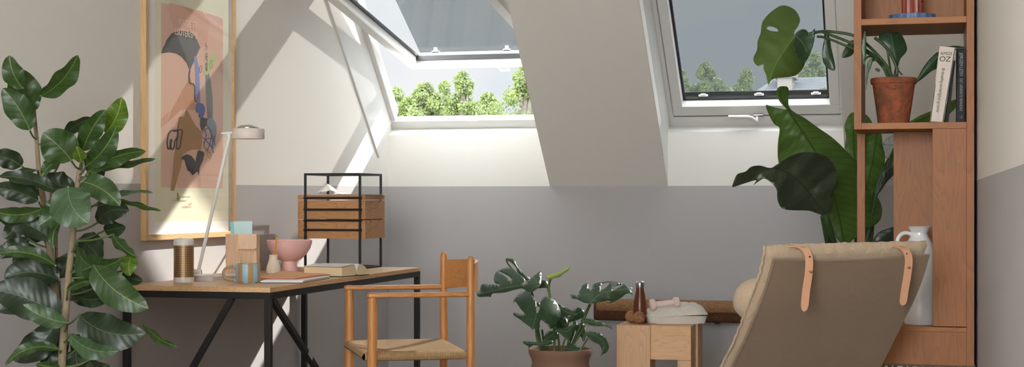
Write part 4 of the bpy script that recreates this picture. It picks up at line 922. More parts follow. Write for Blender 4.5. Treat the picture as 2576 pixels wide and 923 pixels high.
bm = BM(); box(bm, SW - .058, SW + .012, SD * .505, SD, FZ, TZ, 0, .003, ms); obj('leg', bm, M['stool_v'], st)
bm = BM(); box(bm, 0, .08, SD * .6, SD, FZ, TZ - bmh - .0005, 0, .003, ms); obj('leg', bm, M['stool_v'], st)
on = lambda px, f: D(px, 812, f)
# bottle
c = on(1610, 8.42); c.z = TZ; k = 8.42 / F; bt = thing('water_bottle', 'dark wood grained steel water bottle with silver cap on the stool', 'bottle', c)
top = D(1610, 707, 8.42).z - TZ
bm = BM(); lathe(bm, [(15.5 * k, 0), (17 * k, .003), (17.3 * k, top * .30), (16.6 * k, top * .46), (13 * k, top * .66), (10.2 * k, top * .78), (9.8 * k, top * .845)], c, 36); obj('body', bm, M['bottlewood'], bt, True)
bm = BM(); lathe(bm, [(10.4 * k, top * .845), (10.8 * k, top * .86), (10.8 * k, top * .95), (9.5 * k, top * .985), (7 * k, top), (0, top)], c, 36); obj('cap', bm, M['chrome'], bt, True)
# cork balls
for px, f, r_px, lb_ in ((1588, 8.44, 15.5, 'round cork massage ball touching the left side of the other, further back'), (1608, 8.36, 16, 'round cork massage ball in front of the bottle and against the pillow')):
    k = f / F; c = on(px, f); c.z = TZ + r_px * k; bm = BM(); bmesh.ops.create_icosphere(bm, subdivisions=4, radius=r_px * k, matrix=Matrix.Translation(c)); single('cork_ball', bm, M['cork_ball'], lb_, 'ball', 'cork balls on the stool', True)
# linen pillow
k = 8.44 / F; cc = D(1698, 800, 8.47); pw, pd_, ph_ = 78 * k, .145, 26 * k; bm = BM()
cush = frame4(V(cc.x, cc.y, TZ), RT, FW); rows = []; NU = 28
def pillow_pt(u, v, top_):
    e = (1 - abs(u) ** 5) ** .5 * (1 - abs(v) ** 5) ** .5; h = (1 - abs(u) ** 3.2) ** .6 * (1 - abs(v) ** 3.2) ** .6
    ru = 1 - .05 * (1 - abs(v)) * 0; z = ph_ * (.80 + (1.05 * h if top_ else -.80 * min(1, h * 3))) + (.006 * math.sin(u * 9 + v * 4) + .004 * math.sin(v * 13 - u * 5)) * h * (1 if top_ else 0)
    z += ph_ * .15 * u * (1 if top_ else .0)
    return V(u * pw * (1 - .05 * v * v), v * pd_ * (1 - .05 * u * u), max(0.001, z))
for top_ in (True, False):
    g_ = [[bm.verts.new(cush @ pillow_pt(-1 + 2 * i / NU, -1 + 2 * j / NU, top_)) for j in range(NU + 1)] for i in range(NU + 1)]
    for i in range(NU):
        for j in range(NU): bm.faces.new((g_[i][j], g_[i + 1][j], g_[i + 1][j + 1], g_[i][j + 1]))
bmesh.ops.remove_doubles(bm, verts=bm.verts[:], dist=.0008)
pil = thing('floor_pillow', 'pale linen square pillow lying on the block stool under dumbbell', 'pillow', V(cc.x, cc.y, TZ)); obj('pillow_body', bm, M['mush'], pil, True)
bm = BM(); ring = [(-1 + 2 * t / 12, -1) for t in range(13)] + [(1, -1 + 2 * t / 12) for t in range(1, 13)] + [(1 - 2 * t / 12, 1) for t in range(1, 13)] + [(-1, 1 - 2 * t / 12) for t in range(1, 12)]
tube(bm, [cush @ (pillow_pt(u * .999, v * .999, True) + V(0, 0, .0)) for u, v in ring + ring[:1]], .0022, 6); obj('piping', bm, M['mush'], pil, True)
# dumbbell
k = 8.40 / F; a = D(1641, 767, 8.38); b = D(1701, 760, 8.40); d = (b - a).normalized()
db = thing('dumbbell', 'small pale pink dumbbell lying on the linen pillow', 'dumbbell', (a + b) / 2)
bm = BM(); tube(bm, [a, a.lerp(b, .15), (a + b) / 2, a.lerp(b, .85), b], [7.5 * k, 7.6 * k, 8 * k, 7.6 * k, 7.5 * k], 20); obj('grip', bm, M['pinkrubber'], db, True)
for c, w in ((a, 14.5), (b, 13)):
    bm = BM(); lathe(bm, [(w * k * .75, -7.5 * k), (w * k * .95, -6 * k), (w * k, -3 * k), (w * k, 3 * k), (w * k * .95, 6 * k), (w * k * .75, 7.5 * k)], c, 8 if False else 28, axis=d); obj('weight', bm, M['pinkrubber'], db, True)
# ================================================================ CORK MAT ON THE WALL
mf = 10.05; y_ = atY(1510, 778, 10.17); x0m = atY(1499, 778, 10.17).x; x1m = atY(1900, 778, 10.17).x; zc = y_.z; mt = thing('yoga_mat', 'long cork exercise mat folded in a roll fixed low on the back wall', 'mat', V(x0m, 10.17, zc - .07))
def matprof(t0, t1, n, rr, sq=.8): return [(10.17 + rr * sq * math.cos(q), zc + rr * math.sin(q)) for q in [lerp(t0, t1, i / n) for i in range(n + 1)]]
R_ = 26.5 * 10.6 / F; T_ = .007
def shell(prof, th, x0, x1, mat, nm):
    bm = BM(); inn = []
    for i, p in enumerate(prof):
        a = Vector(prof[max(i - 1, 0)]); b = Vector(prof[min(i + 1, len(prof) - 1)]); d2 = (b - a).normalized(); inn.append((p[0] - d2.y * th, p[1] + d2.x * th))
    prism(bm, prof + inn[::-1], x0, x1); obj(nm, bm, mat, mt, True)
fl = [(10.17, zc + R_), (10.12, zc + R_ * .98), (10.085, zc + R_ * .75), (10.075, zc + R_ * .35), (10.085, zc - R_ * .02), (10.10, zc - R_ * .04)]
fl = [(p.x, p.y) for p in smoothline([(a, b, 0) for a, b in fl], 4)]
shell(fl, T_, x0m + .022, x1m, M['cork'], 'outer_flap')
lo = [(10.24, zc + R_ * .7), (10.17, zc + R_ * .86), (10.11, zc + R_ * .6), (10.095, zc), (10.10, zc - R_ * .75), (10.13, zc - R_ * .97), (10.22, zc - R_ * .97), (10.25, zc - R_ * .6)]
lo = [(p.x, p.y) for p in smoothline([(a, b, 0) for a, b in lo], 4)]
for i in range(4): shell([(10.175 + (a - 10.175) * (1 - i * .09), zc + (b - zc) * (1 - i * .09)) for a, b in lo], T_ * .8, x0m + (i * .0045 if i else 0), x1m, M['cork_dark'], 'rolled_layer')
for xx in (x0m + .25, x1m - .25):
    bm = BM(); box(bm, xx - .012, xx + .012, 10.12, YB, zc - R_ * .97 - .012, zc - R_ * .97 - .002); obj('wall_bracket', bm, M['black'], mt)
# ================================================================ OAK SHELF
SF = 6.42
def sp3(px, py): return D(px, py, SF)
c_l, c_r = D(2148, 500, 6.40), D(2451, 500, 6.44)
ex = (c_r - c_l); ex.z = 0; SWd = ex.length; ex = V(1, 0, 0); SY = 6.66; SDp = .455
gx = lambda px, yy=SY: atY(px, 500, yy).x
gz = lambda px, py, yy=SY: atY(px, py, yy).z
X0, X1 = gx(2148), min(gx(2451), XR - .012); PT = gx(2167) - X0
zbot = gz(2300, 917)
sh = thing('open_shelf', 'tall oak shelf unit with open compartments beside the right wall', 'shelf', ((X0 + X1) / 2, SY + SDp / 2, zbot))
zA, zB_ = gz(2300, 324), gz(2300, 308); zC, zD_ = gz(2300, 60), gz(2300, 44); ztp2 = gz(2300, -70)
bm = BM(); box(bm, X0, X0 + PT, SY, SY + SDp, zA, ztp2, 0, .001); obj('side_panel', bm, M['shelf_v'], sh)
bm = BM(); box(bm, X1 - PT, X1, SY, SY + SDp, zbot, ztp2, 0, .001); obj('side_panel', bm, M['shelf_v'], sh)
for a, b in ((zA, zB_), (zC, zD_)):
    bm = BM(); box(bm, X0 + PT + .0002, X1 - PT - .0002, SY, SY + SDp, a, b, 0, .001); obj('shelf_board', bm, M['shelf_h'], sh)
bm = BM(); box(bm, X0 + PT, X1 - PT, SY + SDp - .014, SY + SDp - .002, zD_, ztp2); obj('back_panel', bm, M['shelf_v'], sh)
bm = BM(); xb = gx(2156, SY + SDp - .05); xb2 = gx(2176, SY + SDp - .05); box(bm, xb, xb2, SY + SDp - .05, SY + SDp, zbot, zA - .0005, 0, .001); obj('rear_post', bm, M['shelf_v'], sh)
xf = gx(2346); bm = BM(); box(bm, xf, X1 - PT - .0003, SY + .0, SY + .02, gz(2380, 821), zA - .0005, 0, .0008); obj('front_panel', bm, M['shelf_v'], sh)
yb_ = SY + .30; bm = BM(); box(bm, gx(2248, yb_), X1 - PT - .0003, yb_, yb_ + .018, zbot + .12, zA - .0005); obj('inner_panel', bm, M['shelf_v'], sh)
zs = gz(2300, 833); zs2 = gz(2300, 821.5); xl = gx(2200)
bm = BM(); box(bm, xl, X1 - PT - .0003, SY + .0002, yb_ - .0003, zs, zs2, 0, .0008); obj('shelf_board', bm, M['shelf_h'], sh)
bm = BM(); box(bm, xl, X1 - PT - .0003, SY + .0004, SY + .02, zbot, zs - .0003, 0, .0008); box(bm, xl, xl + .018, SY + .02, yb_, zbot, zs - .0003); obj('base_panel', bm, M['shelf_v'], sh)
# low bench under the shelf with woven throw
bn = thing('low_bench', 'low oak bench under the shelf unit', 'bench', ((X0 + X1) / 2, SY, 0))
bm = BM(); box(bm, X0 - .06, XR - .004, SY - .07, SY + SDp + .05, zbot - .045, zbot - .0085, 0, .002); obj('bench_top', bm, M['shelf_h'], bn)
for x in (X0 - .03, XR - .06):
    for y in (SY - .05, SY + SDp - .02):
        bm = BM(); box(bm, x, x + .045, y, y + .045, FZ, zbot - .0455); obj('leg', bm, M['shelf_v'], bn)
bm = BM(); box(bm, gx(2225, SY - .06), XR - .006, SY - .068, SY + SDp + .04, zbot - .008, zbot - .0005, 0, .002); single('woven_runner', bm, M['zig'], 'black and cream zigzag woven textile peeking out under the oak shelf', 'textile')
# jug
jf = 6.58; k = jf / F; jc = D(2310, 818, jf); jc.z = zs2
jt = thing('jug', 'white glazed jug with side handle half hidden in the lower shelf niche', 'jug', jc); hj = D(2310, 570, jf).z - zs2
bm = BM(); lathe(bm, [(36 * k, 0), (38 * k, .004), (40 * k, hj * .15), (41 * k, hj * .4), (41 * k, hj * .62), (39 * k, hj * .75), (33 * k, hj * .83), (24 * k, hj * .89), (20 * k, hj * .93), (22 * k, hj * .97), (30 * k, hj * .995), (31 * k, hj), (28 * k, hj * .99), (19 * k, hj * .93), (17 * k, hj * .88), (0, hj * .86)], jc + RT * 3 * k, 56); obj('body', bm, M['jug'], jt, True)
bm = BM(); tube(bm, smoothline([D(x, y, jf) for x, y in ((2297, 592), (2284, 586), (2271, 587), (2260, 598), (2256, 618), (2263, 640), (2276, 652))], 6), 5.2 * k, 14); obj('handle', bm, M['jug'], jt, True)
# pedestal ornament on the top board
of = 6.62; oc = D(2295, 43, of); oc.z = zD_; k = of / F
orn = thing('candle_holder', 'dusty red fluted column on a blue scalloped foot, top shelf compartment', 'candle holder', oc)
bm = BM(); lathe(bm, [(54 * k, 0), (55 * k, .002), (55 * k, 17 * k), (53 * k, 18 * k), (0, 18 * k)], oc, 120, rmod=lambda a, h: 1 + .05 * abs(math.sin(a * 8))); obj('foot', bm, M['blueglaze'], orn, True)
bm = BM(); lathe(bm, [(26 * k, 18 * k), (26 * k, 90 * k), (0, 91 * k)], oc, 96, rmod=lambda a, h: 1 - .10 * abs(math.sin(a * 6))); obj('column', bm, M['redglaze'], orn, True)
bm = BM(); bmesh.ops.create_uvsphere(bm, u_segments=16, v_segments=10, radius=5 * k, matrix=Matrix.Translation(D(2317, 2, of - .02))); tube(bm, [D(2317, 2, of - .02), D(2310, 3, of + .01)], 2 * k, 8); obj('knob', bm, M['brass'], orn, True)
# books
bz = zB_
def spine_book(name, label, q, depth, cover, pages, lean):
    """q: four picture corners of the spine (bl, br, tr, tl)"""
    f = SF - .02; P_ = [atY(x, y, SY + .015) for x, y in q]; mz = min(p.z for p in P_); P_ = [p + UP * (bz + .0006 - mz) for p in P_]
    t = thing(name, label, 'book', V(sum(p.x for p in P_) / 4, SY + .015, bz)); bk = V(0, depth, 0); th = .004; w = (P_[1] - P_[0]).normalized()
    bm = BM(); bl, br, tr, tl = P_; hexa(bm, [bl, br, br + V(0, .006, 0), bl + V(0, .006, 0), tl, tr, tr + V(0, .006, 0), tl + V(0, .006, 0)], 0, .001)
    hexa(bm, [bl, bl + w * th, bl + w * th + bk, bl + bk, tl, tl + w * th, tl + w * th + bk, tl + bk]); hexa(bm, [br - w * th, br, br + bk, br - w * th + bk, tr - w * th, tr, tr + bk, tr - w * th + bk]); obj('cover', bm, cover, t)
    bm = BM(); u = (tl - bl).normalized() * .003; hexa(bm, [bl + w * th + V(0, .006, 0) + u, br - w * th + V(0, .006, 0) + u, br - w * th + bk * .98 + u, bl + w * th + bk * .98 + u, tl + w * th + V(0, .006, 0) - u, tr - w * th + V(0, .006, 0) - u, tr - w * th + bk * .98 - u, tl + w * th + bk * .98 - u]); obj('page_block', bm, pages, t)
    return t, P_
bt1, q1 = spine_book('book', 'thick cream spined book leaning right on the middle shelf', ((2339, 305), (2373, 306.5), (2404, 119), (2364, 115)), .16, M['bookwhite'], M['oldpaper'], 0)
bt2, q2 = spine_book('book', 'black spined book upright against the right side of the shelf', ((2406.5, 306), (2429.5, 306), (2430.5, 124), (2407, 124)), .16, M['bookblack'], M['oldpaper'], 0)
def spine_text(t, q, body, u, v, h, mat, along=False, wsc=1.0, shear=0, sp=1.0):
    """u across, v up the spine (0..1); along: text runs down the spine"""
    bl, br, tr, tl = q; o_ = bl.lerp(br, u).lerp(tl.lerp(tr, u), v) + V(0, -.0012, 0); ux = (br - bl).normalized(); uy = (tl - bl).normalized()
    bm = BM(); m4 = frame4(o_, -uy, ux) if along else frame4(o_, ux, uy); text_into(bm, body, h, m4, .0003, wscale=wsc, shear=shear, spacing=sp); obj('lettering', bm, mat, t)
spine_text(bt1, q1, 'AMOS', .10, .885, .0185, M['ink'], wsc=.95); spine_text(bt1, q1, 'OZ', .08, .80, .030, M['ink'], wsc=1.05)
spine_text(bt1, q1, 'En fort\u00e6lling om k\u00e6rlighed og m\u00f8rke', .34, .715, .0185, M['ink'], along=True, wsc=.66, shear=.35)
spine_text(bt2, q2, 'J\u00d8RGEN LETH', .30, .955, .0205, plain('pale_grey_ink', (150, 152, 154), .7), along=True, wsc=.74); spine_text(bt2, q2, 'DET UPERFEKTE MENNESKE', .33, .60, .0155, M['inkgrey'], along=True, wsc=.70)
bm = BM(); bl, br, tr, tl = q2; o_ = bl.lerp(br, .5) + UP * .02 + V(0, -.001, 0); box(bm, o_.x - .006, o_.x + .006, o_.y - .0004, o_.y, o_.z - .008, o_.z + .008, 0, .0003); obj('emblem_plate', bm, plain('emblem_grey', (90, 92, 96), .6), bt2)
bm = BM(); box(bm, o_.x - .005, o_.x + .005, o_.y - .0008, o_.y - .0005, o_.z - .007, o_.z + .007); obj('emblem_field', bm, M['bookblack'], bt2); bm = BM(); tube(bm, [V(o_.x - .002, o_.y - .001, o_.z - .002), V(o_.x, o_.y - .001, o_.z - .003), V(o_.x + .002, o_.y - .001, o_.z + .003)], .0009, 6); obj('emblem_mark', bm, M['paper'], bt2)
# dark book block behind the leaning one
bm = BM(); e = V(0, .03, 0); q = [atY(x, y, SY + .05) for x, y in ((2377, 306), (2386, 306), (2404, 150), (2396, 150))]; mz = min(p.z for p in q); q = [p + UP * (bz + .0006 - mz) for p in q]; hexa(bm, [q[0], q[1], q[1] + V(0, .13, 0), q[0] + V(0, .13, 0), q[3], q[2], q[2] + V(0, .13, 0), q[3] + V(0, .13, 0)], 0, .001); single('book', bm, M['bookblack'], 'thin dark book leaning behind the thick cream spined one', 'book')
# cable in the back corner
bm = BM(); tube(bm, smoothline([D(2420, 84, 9.6), D(2416, 95, 9.62), D(2415, 130, 9.6), D(2417, 200, 9.62), D(2416, 330, 9.6)], 5), .006, 8); bm.free()
# terracotta pot on the shelf
pf = 6.60; k = pf / F; pc = D(2248, 307, pf); pc.z = bz; ph = D(2248, 197, pf).z - bz
def pot(parent, c, rt, rb, h, mat, rim=.12, n=48, soil=True, bead=False):
    bm = BM(); pr_ = [(rb * .9, 0), (rb, .003), (lerp(rb, rt, .75), h * (1 - rim)), (rt * .965, h * (1 - rim)), (rt * 1.0, h * (1 - rim * .8)), (rt, h * .985), (rt * .97, h), (rt * .90, h), (rt * .86, h * .9), (0, h * .88)]
    if bead: pr_ = [(rb * .9, 0), (rb, .004), (rb * 1.12, h * .4), (rt * .84, h * .76), (rt * .90, h * .77), (rt * .91, h * .80), (rt * .88, h * .82), (rt * .90, h * .88), (rt * .97, h * .93), (rt, h * .965), (rt * .985, h), (rt * .92, h), (rt * .86, h * .93), (rt * .84, h * .90)]
    lathe(bm, pr_, c, n, jit=.0003); obj('pot', bm, mat, parent, True)
    bm = BM(); lathe(bm, [(0, h * .90), (rt * .85, h * .895), (rt * .85, h * .87), (0, h * .87)], c, 30, jit=.001); obj('soil', bm, M['soil'], parent, True)
hp = thing('potted_monstera', 'small trailing monstera in weathered terracotta pot on the middle shelf', 'potted plant', pc)
pot(hp, pc, 57 * k, 38 * k, ph, M['terracotta'], .13)
def T3(pts, sc, ox, oy): return [(x / sc + ox, y / sc + oy) for x, y in pts]
a3 = lambda *p: T3(p, 1.923, 1600, 0); b3 = lambda *p: T3(p, 2.715, 2120, 0)
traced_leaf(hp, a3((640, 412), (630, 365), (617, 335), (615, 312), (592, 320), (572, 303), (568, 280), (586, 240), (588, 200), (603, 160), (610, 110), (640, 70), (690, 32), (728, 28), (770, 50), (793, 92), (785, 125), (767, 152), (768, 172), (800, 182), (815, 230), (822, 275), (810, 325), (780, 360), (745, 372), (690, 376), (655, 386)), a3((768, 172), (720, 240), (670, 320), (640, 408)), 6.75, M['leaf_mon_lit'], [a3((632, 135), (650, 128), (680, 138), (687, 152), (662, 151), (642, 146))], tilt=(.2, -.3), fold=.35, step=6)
traced_leaf(hp, a3((768, 172), (785, 148), (812, 141), (830, 152), (832, 172), (850, 155), (864, 138), (866, 165), (858, 215), (838, 270), (815, 305), (790, 300), (765, 240)), a3((768, 172), (800, 200), (822, 240)), 6.70, M['leaf_mon'], tilt=(.3, -.2), fold=-.4, step=6)
traced_leaf(hp, a3((922, 162), (938, 185), (944, 230), (958, 290), (963, 338), (935, 335), (905, 300), (901, 240), (911, 190)), a3((922, 165), (925, 250), (958, 335)), 6.72, M['leaf_mon'], fold=.4, step=5)
traced_leaf(hp, a3((1052, 194), (1030, 205), (1010, 235), (995, 277), (1030, 275), (1054, 255), (1062, 220)), a3((1056, 200), (1030, 240), (998, 275)), 6.74, M['leaf_mon'], fold=.4, step=5)
traced_leaf(hp, b3((250, 240), (290, 219), (325, 226), (332, 232), (345, 222), (372, 218), (410, 250), (438, 320), (430, 360), (395, 400), (378, 450), (370, 474), (352, 430), (330, 380), (290, 330), (252, 285)), b3((370, 470), (350, 350), (330, 232)), 6.62, M['leaf_mon'], tilt=(0, -.2), fold=.3, step=5)
traced_leaf(hp, b3((155, 212), (161, 320), (152, 445), (134, 420), (128, 300), (141, 240)), b3((150, 440), (148, 320), (154, 216)), 6.50, M['leaf_mon'], fold=.4, step=5, label='narrow leaf seen edge on beside the shelf post')
traced_leaf(hp, b3((206, 408), (195, 450), (178, 500), (168, 560), (161, 617), (158, 540), (168, 440), (186, 408)), b3((196, 410), (175, 500), (161, 612)), 6.50, M['leaf_mon'], fold=.4, step=5)
traced_leaf(hp, b3((500, 562), (528, 500), (560, 445), (605, 392), (657, 355), (660, 450), (600, 490), (540, 540)), b3((502, 560), (580, 460), (657, 375)), 6.72, M['leaf_mon'], fold=.5, step=6)
traced_leaf(hp, b3((655, 350), (700, 325), (760, 312), (835, 322), (835, 345), (770, 345), (700, 380)), b3((655, 365), (740, 335), (833, 330)), 6.74, M['leaf_mon'], fold=.3, step=6)
traced_leaf(hp, b3((220, 470), (238, 466), (255, 478), (248, 492), (228, 484)), b3((222, 474), (250, 486)), 6.55, M['leaf_mon'], step=4)
def stemtube(plant, pts, r0, r1, mat, name='stem', n=9):
    P_ = smoothline(pts, 6); bm = BM(); tube(bm, P_, [lerp(r0, r1, i / (len(P_) - 1)) for i in range(len(P_))], n); return obj(name, bm, mat, plant, True)
SA = lambda pts, f: [D(x, y, f + d) for x, y, d in pts]
for pts, r in (([(2000, 89, .14), (2030, 86, .14), (2070, 79, .13), (2110, 82, .12), (2150, 91, .1), (2190, 120, .03), (2230, 165, .0), (2250, 205, 0)], 4.0),
               ([(2068, 80, .12), (2100, 92, .12), (2150, 112, .1), (2200, 140, .02), (2235, 180, .0), (2246, 205, 0)], 3.6), ([(2055, 92, .12), (2080, 96, .12), (2140, 120, .1), (2190, 138, .03), (2225, 175, .0), (2240, 205, 0)], 3.2),
               ([(2256, 172, .02), (2253, 190, .0), (2252, 205, 0)], 5), ([(2200, 95, 0), (2225, 115, 0), (2245, 145, 0), (2256, 175, 0), (2254, 205, 0)], 4), ([(2196, 152, -.03), (2206, 150, -.03), (2222, 165, 0), (2238, 205, 0)], 3.4),
               ([(2232, 125, .0), (2236, 150, .0), (2240, 175, .0), (2244, 205, 0)], 2.6), ([(2188, 160, -.05), (2194, 150, -.04), (2214, 158, -.0), (2230, 190, 0), (2236, 205, .0)], 2.6), ([(2306, 206, .1), (2295, 204, .05), (2270, 203, .02)], 2.2),
               ([(2175, 150, -.08), (2190, 142, -.05), (2215, 160, 0), (2234, 200, 0)], 2.4), ([(2258, 175, -.01), (2266, 185, -.01), (2270, 188, -.01)], 1.8)):
    stemtube(hp, SA(pts, 6.58), r * 6.6 / F, r * 6.6 / F * .9, M['stem_dark'])
# ================================================================ STRELITZIA behind the shelf
SFp = 7.65; spc = D(2150, 1000, 7.75); spc.z = FZ
sr = thing('strelitzia', 'big leaved strelitzia plant standing behind the lounge chair and shelf', 'potted plant', spc)
pot(sr, spc, .15, .11, .30, M['terracotta_big'], .15)
s3 = lambda *p: T3(p, 2.006, 1820, 180)
traced_leaf(sr, s3((300, 74), (328, 85), (328, 165), (350, 200), (410, 235), (480, 285), (545, 330), (600, 380), (640, 425), (680, 470), (712, 545), (725, 590), (775, 630), (800, 690), (790, 750), (745, 785), (715, 790), (690, 820), (650, 850), (620, 884), (595, 870), (560, 820), (530, 720), (510, 640), (500, 560), (400, 520), (310, 490), (278, 458), (274, 370), (283, 288), (262, 270), (240, 240), (213, 170), (250, 178), (318, 192), (290, 160), (265, 115), (275, 82)), s3((610, 876), (590, 760), (560, 640), (520, 520), (460, 400), (390, 290), (320, 185), (285, 120), (300, 78)), 7.6, M['leaf_strel'], tilt=(.25, -.3), fold=.45, step=8, wave=.008)
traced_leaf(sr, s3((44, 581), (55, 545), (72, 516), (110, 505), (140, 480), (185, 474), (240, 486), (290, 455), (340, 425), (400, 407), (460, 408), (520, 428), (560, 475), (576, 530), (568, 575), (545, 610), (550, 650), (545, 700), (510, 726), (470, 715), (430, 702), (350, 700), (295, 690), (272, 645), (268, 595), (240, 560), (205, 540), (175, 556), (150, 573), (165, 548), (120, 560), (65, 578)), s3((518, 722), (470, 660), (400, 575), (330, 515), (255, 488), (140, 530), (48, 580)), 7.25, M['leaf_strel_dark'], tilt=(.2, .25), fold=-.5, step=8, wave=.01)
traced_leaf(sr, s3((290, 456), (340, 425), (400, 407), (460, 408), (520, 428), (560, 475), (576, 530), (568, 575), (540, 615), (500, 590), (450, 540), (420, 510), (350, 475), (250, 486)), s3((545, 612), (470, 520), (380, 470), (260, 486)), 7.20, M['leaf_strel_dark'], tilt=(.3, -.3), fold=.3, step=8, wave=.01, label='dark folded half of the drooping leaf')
traced_leaf(sr, s3((650, 206), (690, 205), (725, 222), (750, 258), (748, 290), (720, 330), (705, 480), (675, 470), (632, 415), (612, 382), (620, 330), (611, 280), (625, 232)), s3((665, 465), (656, 330), (662, 212)), 7.9, M['leaf_strel'], tilt=(.3, -.2), fold=.4, step=8)
traced_leaf(sr, s3((712, 320), (760, 295), (795, 310), (802, 370), (815, 430), (803, 520), (772, 580), (735, 612), (705, 600), (700, 430)), s3((718, 605), (752, 460), (775, 310)), 8.0, M['leaf_strel'], tilt=(0, -.2), fold=.4, step=8)
traced_leaf(sr, s3((930, 285), (870, 312), (820, 340), (803, 366), (788, 358), (800, 405), (838, 452), (880, 440), (930, 380)), s3((800, 365), (860, 370), (930, 330)), 8.15, leafm('strelitzia_leaf_shiny', (170, 176, 170), (130, 138, 132), .03, -.5, .2, .05, .6, .003, .12), tilt=(0, -.4), fold=.3, step=8, label='pale shiny grey leaf catching the light')  # pale grey base colour stands in for sheen on this leaf
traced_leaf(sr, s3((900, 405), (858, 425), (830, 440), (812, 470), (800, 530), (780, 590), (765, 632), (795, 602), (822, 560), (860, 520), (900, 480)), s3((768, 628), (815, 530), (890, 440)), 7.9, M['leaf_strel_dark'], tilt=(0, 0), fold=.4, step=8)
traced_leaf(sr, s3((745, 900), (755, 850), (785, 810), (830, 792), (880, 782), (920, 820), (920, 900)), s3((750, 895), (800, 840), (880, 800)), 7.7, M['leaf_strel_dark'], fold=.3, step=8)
traced_leaf(sr, b3((440, 850), (500, 805), (560, 775), (610, 755), (690, 715), (770, 680), (775, 730), (720, 790), (690, 850), (560, 880)), b3((450, 850), (600, 790), (770, 700)), 8.1, M['leaf_strel'], tilt=(0, -.2), fold=.3, step=8)
for pts, r in (([(2124, 616, 0), (2125, 680, 0), (2135, 800, .05), (2145, 1000, .1), (2150, 1250, .1)], 8), ([(2076, 540, -.38), (2088, 580, -.35), (2104, 640, -.2), (2125, 800, -.05), (2140, 1250, .1)], 8), ([(2070, 545, -.38), (2080, 600, -.3), (2092, 660, -.2), (2125, 900, -.0), (2140, 1250, .1)], 6.5),
               ([(2150, 410, .25), (2155, 600, .2), (2158, 800, .15), (2155, 1250, .1)], 7), ([(2178, 480, .3), (2166, 620, .2), (2160, 800, .2), (2158, 1250, .1)], 7), ([(2203, 490, .25), (2190, 560, .2), (2172, 700, .2), (2160, 1250, .15)], 6), ([(2192, 630, .1), (2178, 740, .1), (2160, 900, .1), (2152, 1250, .1)], 6), ([(2290, 310, .4), (2240, 400, .3), (2195, 560, .3), (2160, 1250, .15)], 5), ([(2215, 365, .5), (2200, 480, .4), (2180, 600, .3), (2160, 1250, .15)], 5)):
    stemtube(sr, SA(pts, 7.62), r * 7.6 / F, r * 7.6 / F, M['stem_dark'], n=10)
# ================================================================ MONSTERA on the floor
mf_ = 8.0; mc_ = D(1410, 885, mf_ + .05); mpot = V(mc_.x, mc_.y, FZ); mo = thing('floor_monstera', 'monstera with split glossy leaves in a large terracotta pot between chair and stool', 'potted plant', mpot)
hp_ = D(1410, 884, mf_ + .05 - .16).z
pot(mo, mpot, 81 * (mf_ + .05) / F, .115, hp_ - FZ, M['terracotta_big'], bead=True, n=64)
g3 = lambda *p: T3(p, 3.046, 1180, 620)
ML = M['leaf_mon']
traced_leaf(mo, g3((60, 350), (72, 386), (150, 384), (165, 389), (178, 362), (232, 358), (262, 354), (300, 346), (350, 332), (405, 322), (440, 338), (470, 352), (515, 330), (545, 295), (557, 250), (550, 190), (520, 205), (475, 240), (442, 266), (435, 282), (405, 290), (430, 255), (400, 220), (370, 200), (335, 170), (295, 160), (240, 175), (203, 200), (190, 240), (196, 278), (230, 288), (200, 291), (150, 288), (110, 285), (92, 300), (80, 340)), g3((445, 292), (380, 300), (300, 312), (180, 340), (66, 366)), mf_ - .05, ML, [g3((222, 189), (262, 205), (300, 225), (326, 248), (314, 264), (290, 238), (255, 212), (228, 198))], tilt=(-.1, -1.3), fold=.25, step=9, wave=.003)
traced_leaf(mo, g3((280, 94), (320, 92), (350, 106), (362, 140), (385, 170), (420, 205), (465, 243), (442, 262), (405, 228), (372, 198), (358, 160), (330, 130), (296, 112), (310, 140), (345, 180), (300, 146)), g3((450, 250), (380, 185), (300, 100)), mf_ + .06, ML, tilt=(0, -.9), fold=.3, step=8, sm=True)
traced_leaf(mo, g3((338, 430), (345, 405), (362, 385), (395, 350), (420, 331), (455, 345), (485, 375), (508, 410), (514, 445), (512, 490), (510, 506), (528, 508), (545, 460), (548, 420), (570, 390), (600, 385), (635, 398), (662, 418), (685, 455), (704, 500), (702, 545), (688, 580), (655, 615), (622, 632), (602, 600), (575, 578), (552, 562), (540, 590), (540, 622), (498, 629), (482, 640), (470, 618), (430, 590), (380, 552), (345, 530), (338, 508), (362, 506), (390, 517), (425, 516), (395, 478), (362, 430), (350, 420)), g3((516, 510), (505, 560), (482, 636)), mf_ - .16, ML, tilt=(-.1, -.9), fold=.4, step=9)
traced_leaf(mo, g3((777, 370), (790, 366), (830, 376), (838, 335), (860, 300), (895, 282), (912, 286), (912, 308), (925, 330), (940, 328), (946, 300), (965, 282), (1005, 275), (1080, 265), (1130, 268), (1165, 278), (1205, 295), (1250, 315), (1246, 338), (1257, 374), (1232, 358), (1200, 365), (1170, 390), (1120, 418), (1080, 434), (1055, 432), (1090, 418), (1060, 412), (1040, 418), (1000, 426), (960, 434), (930, 436), (880, 430), (830, 404), (790, 398)), g3((930, 436), (980, 380), (1060, 345), (1240, 322)), mf_ + .05, ML, [g3((1008, 332), (1016, 295), (1035, 280), (1075, 276), (1062, 300), (1030, 325)), g3((1098, 334), (1120, 308), (1150, 296), (1185, 292), (1150, 312), (1115, 332)), g3((1120, 322), (1180, 318), (1225, 322), (1180, 328))][:2], tilt=(.2, -1.3), fold=.35, step=9)
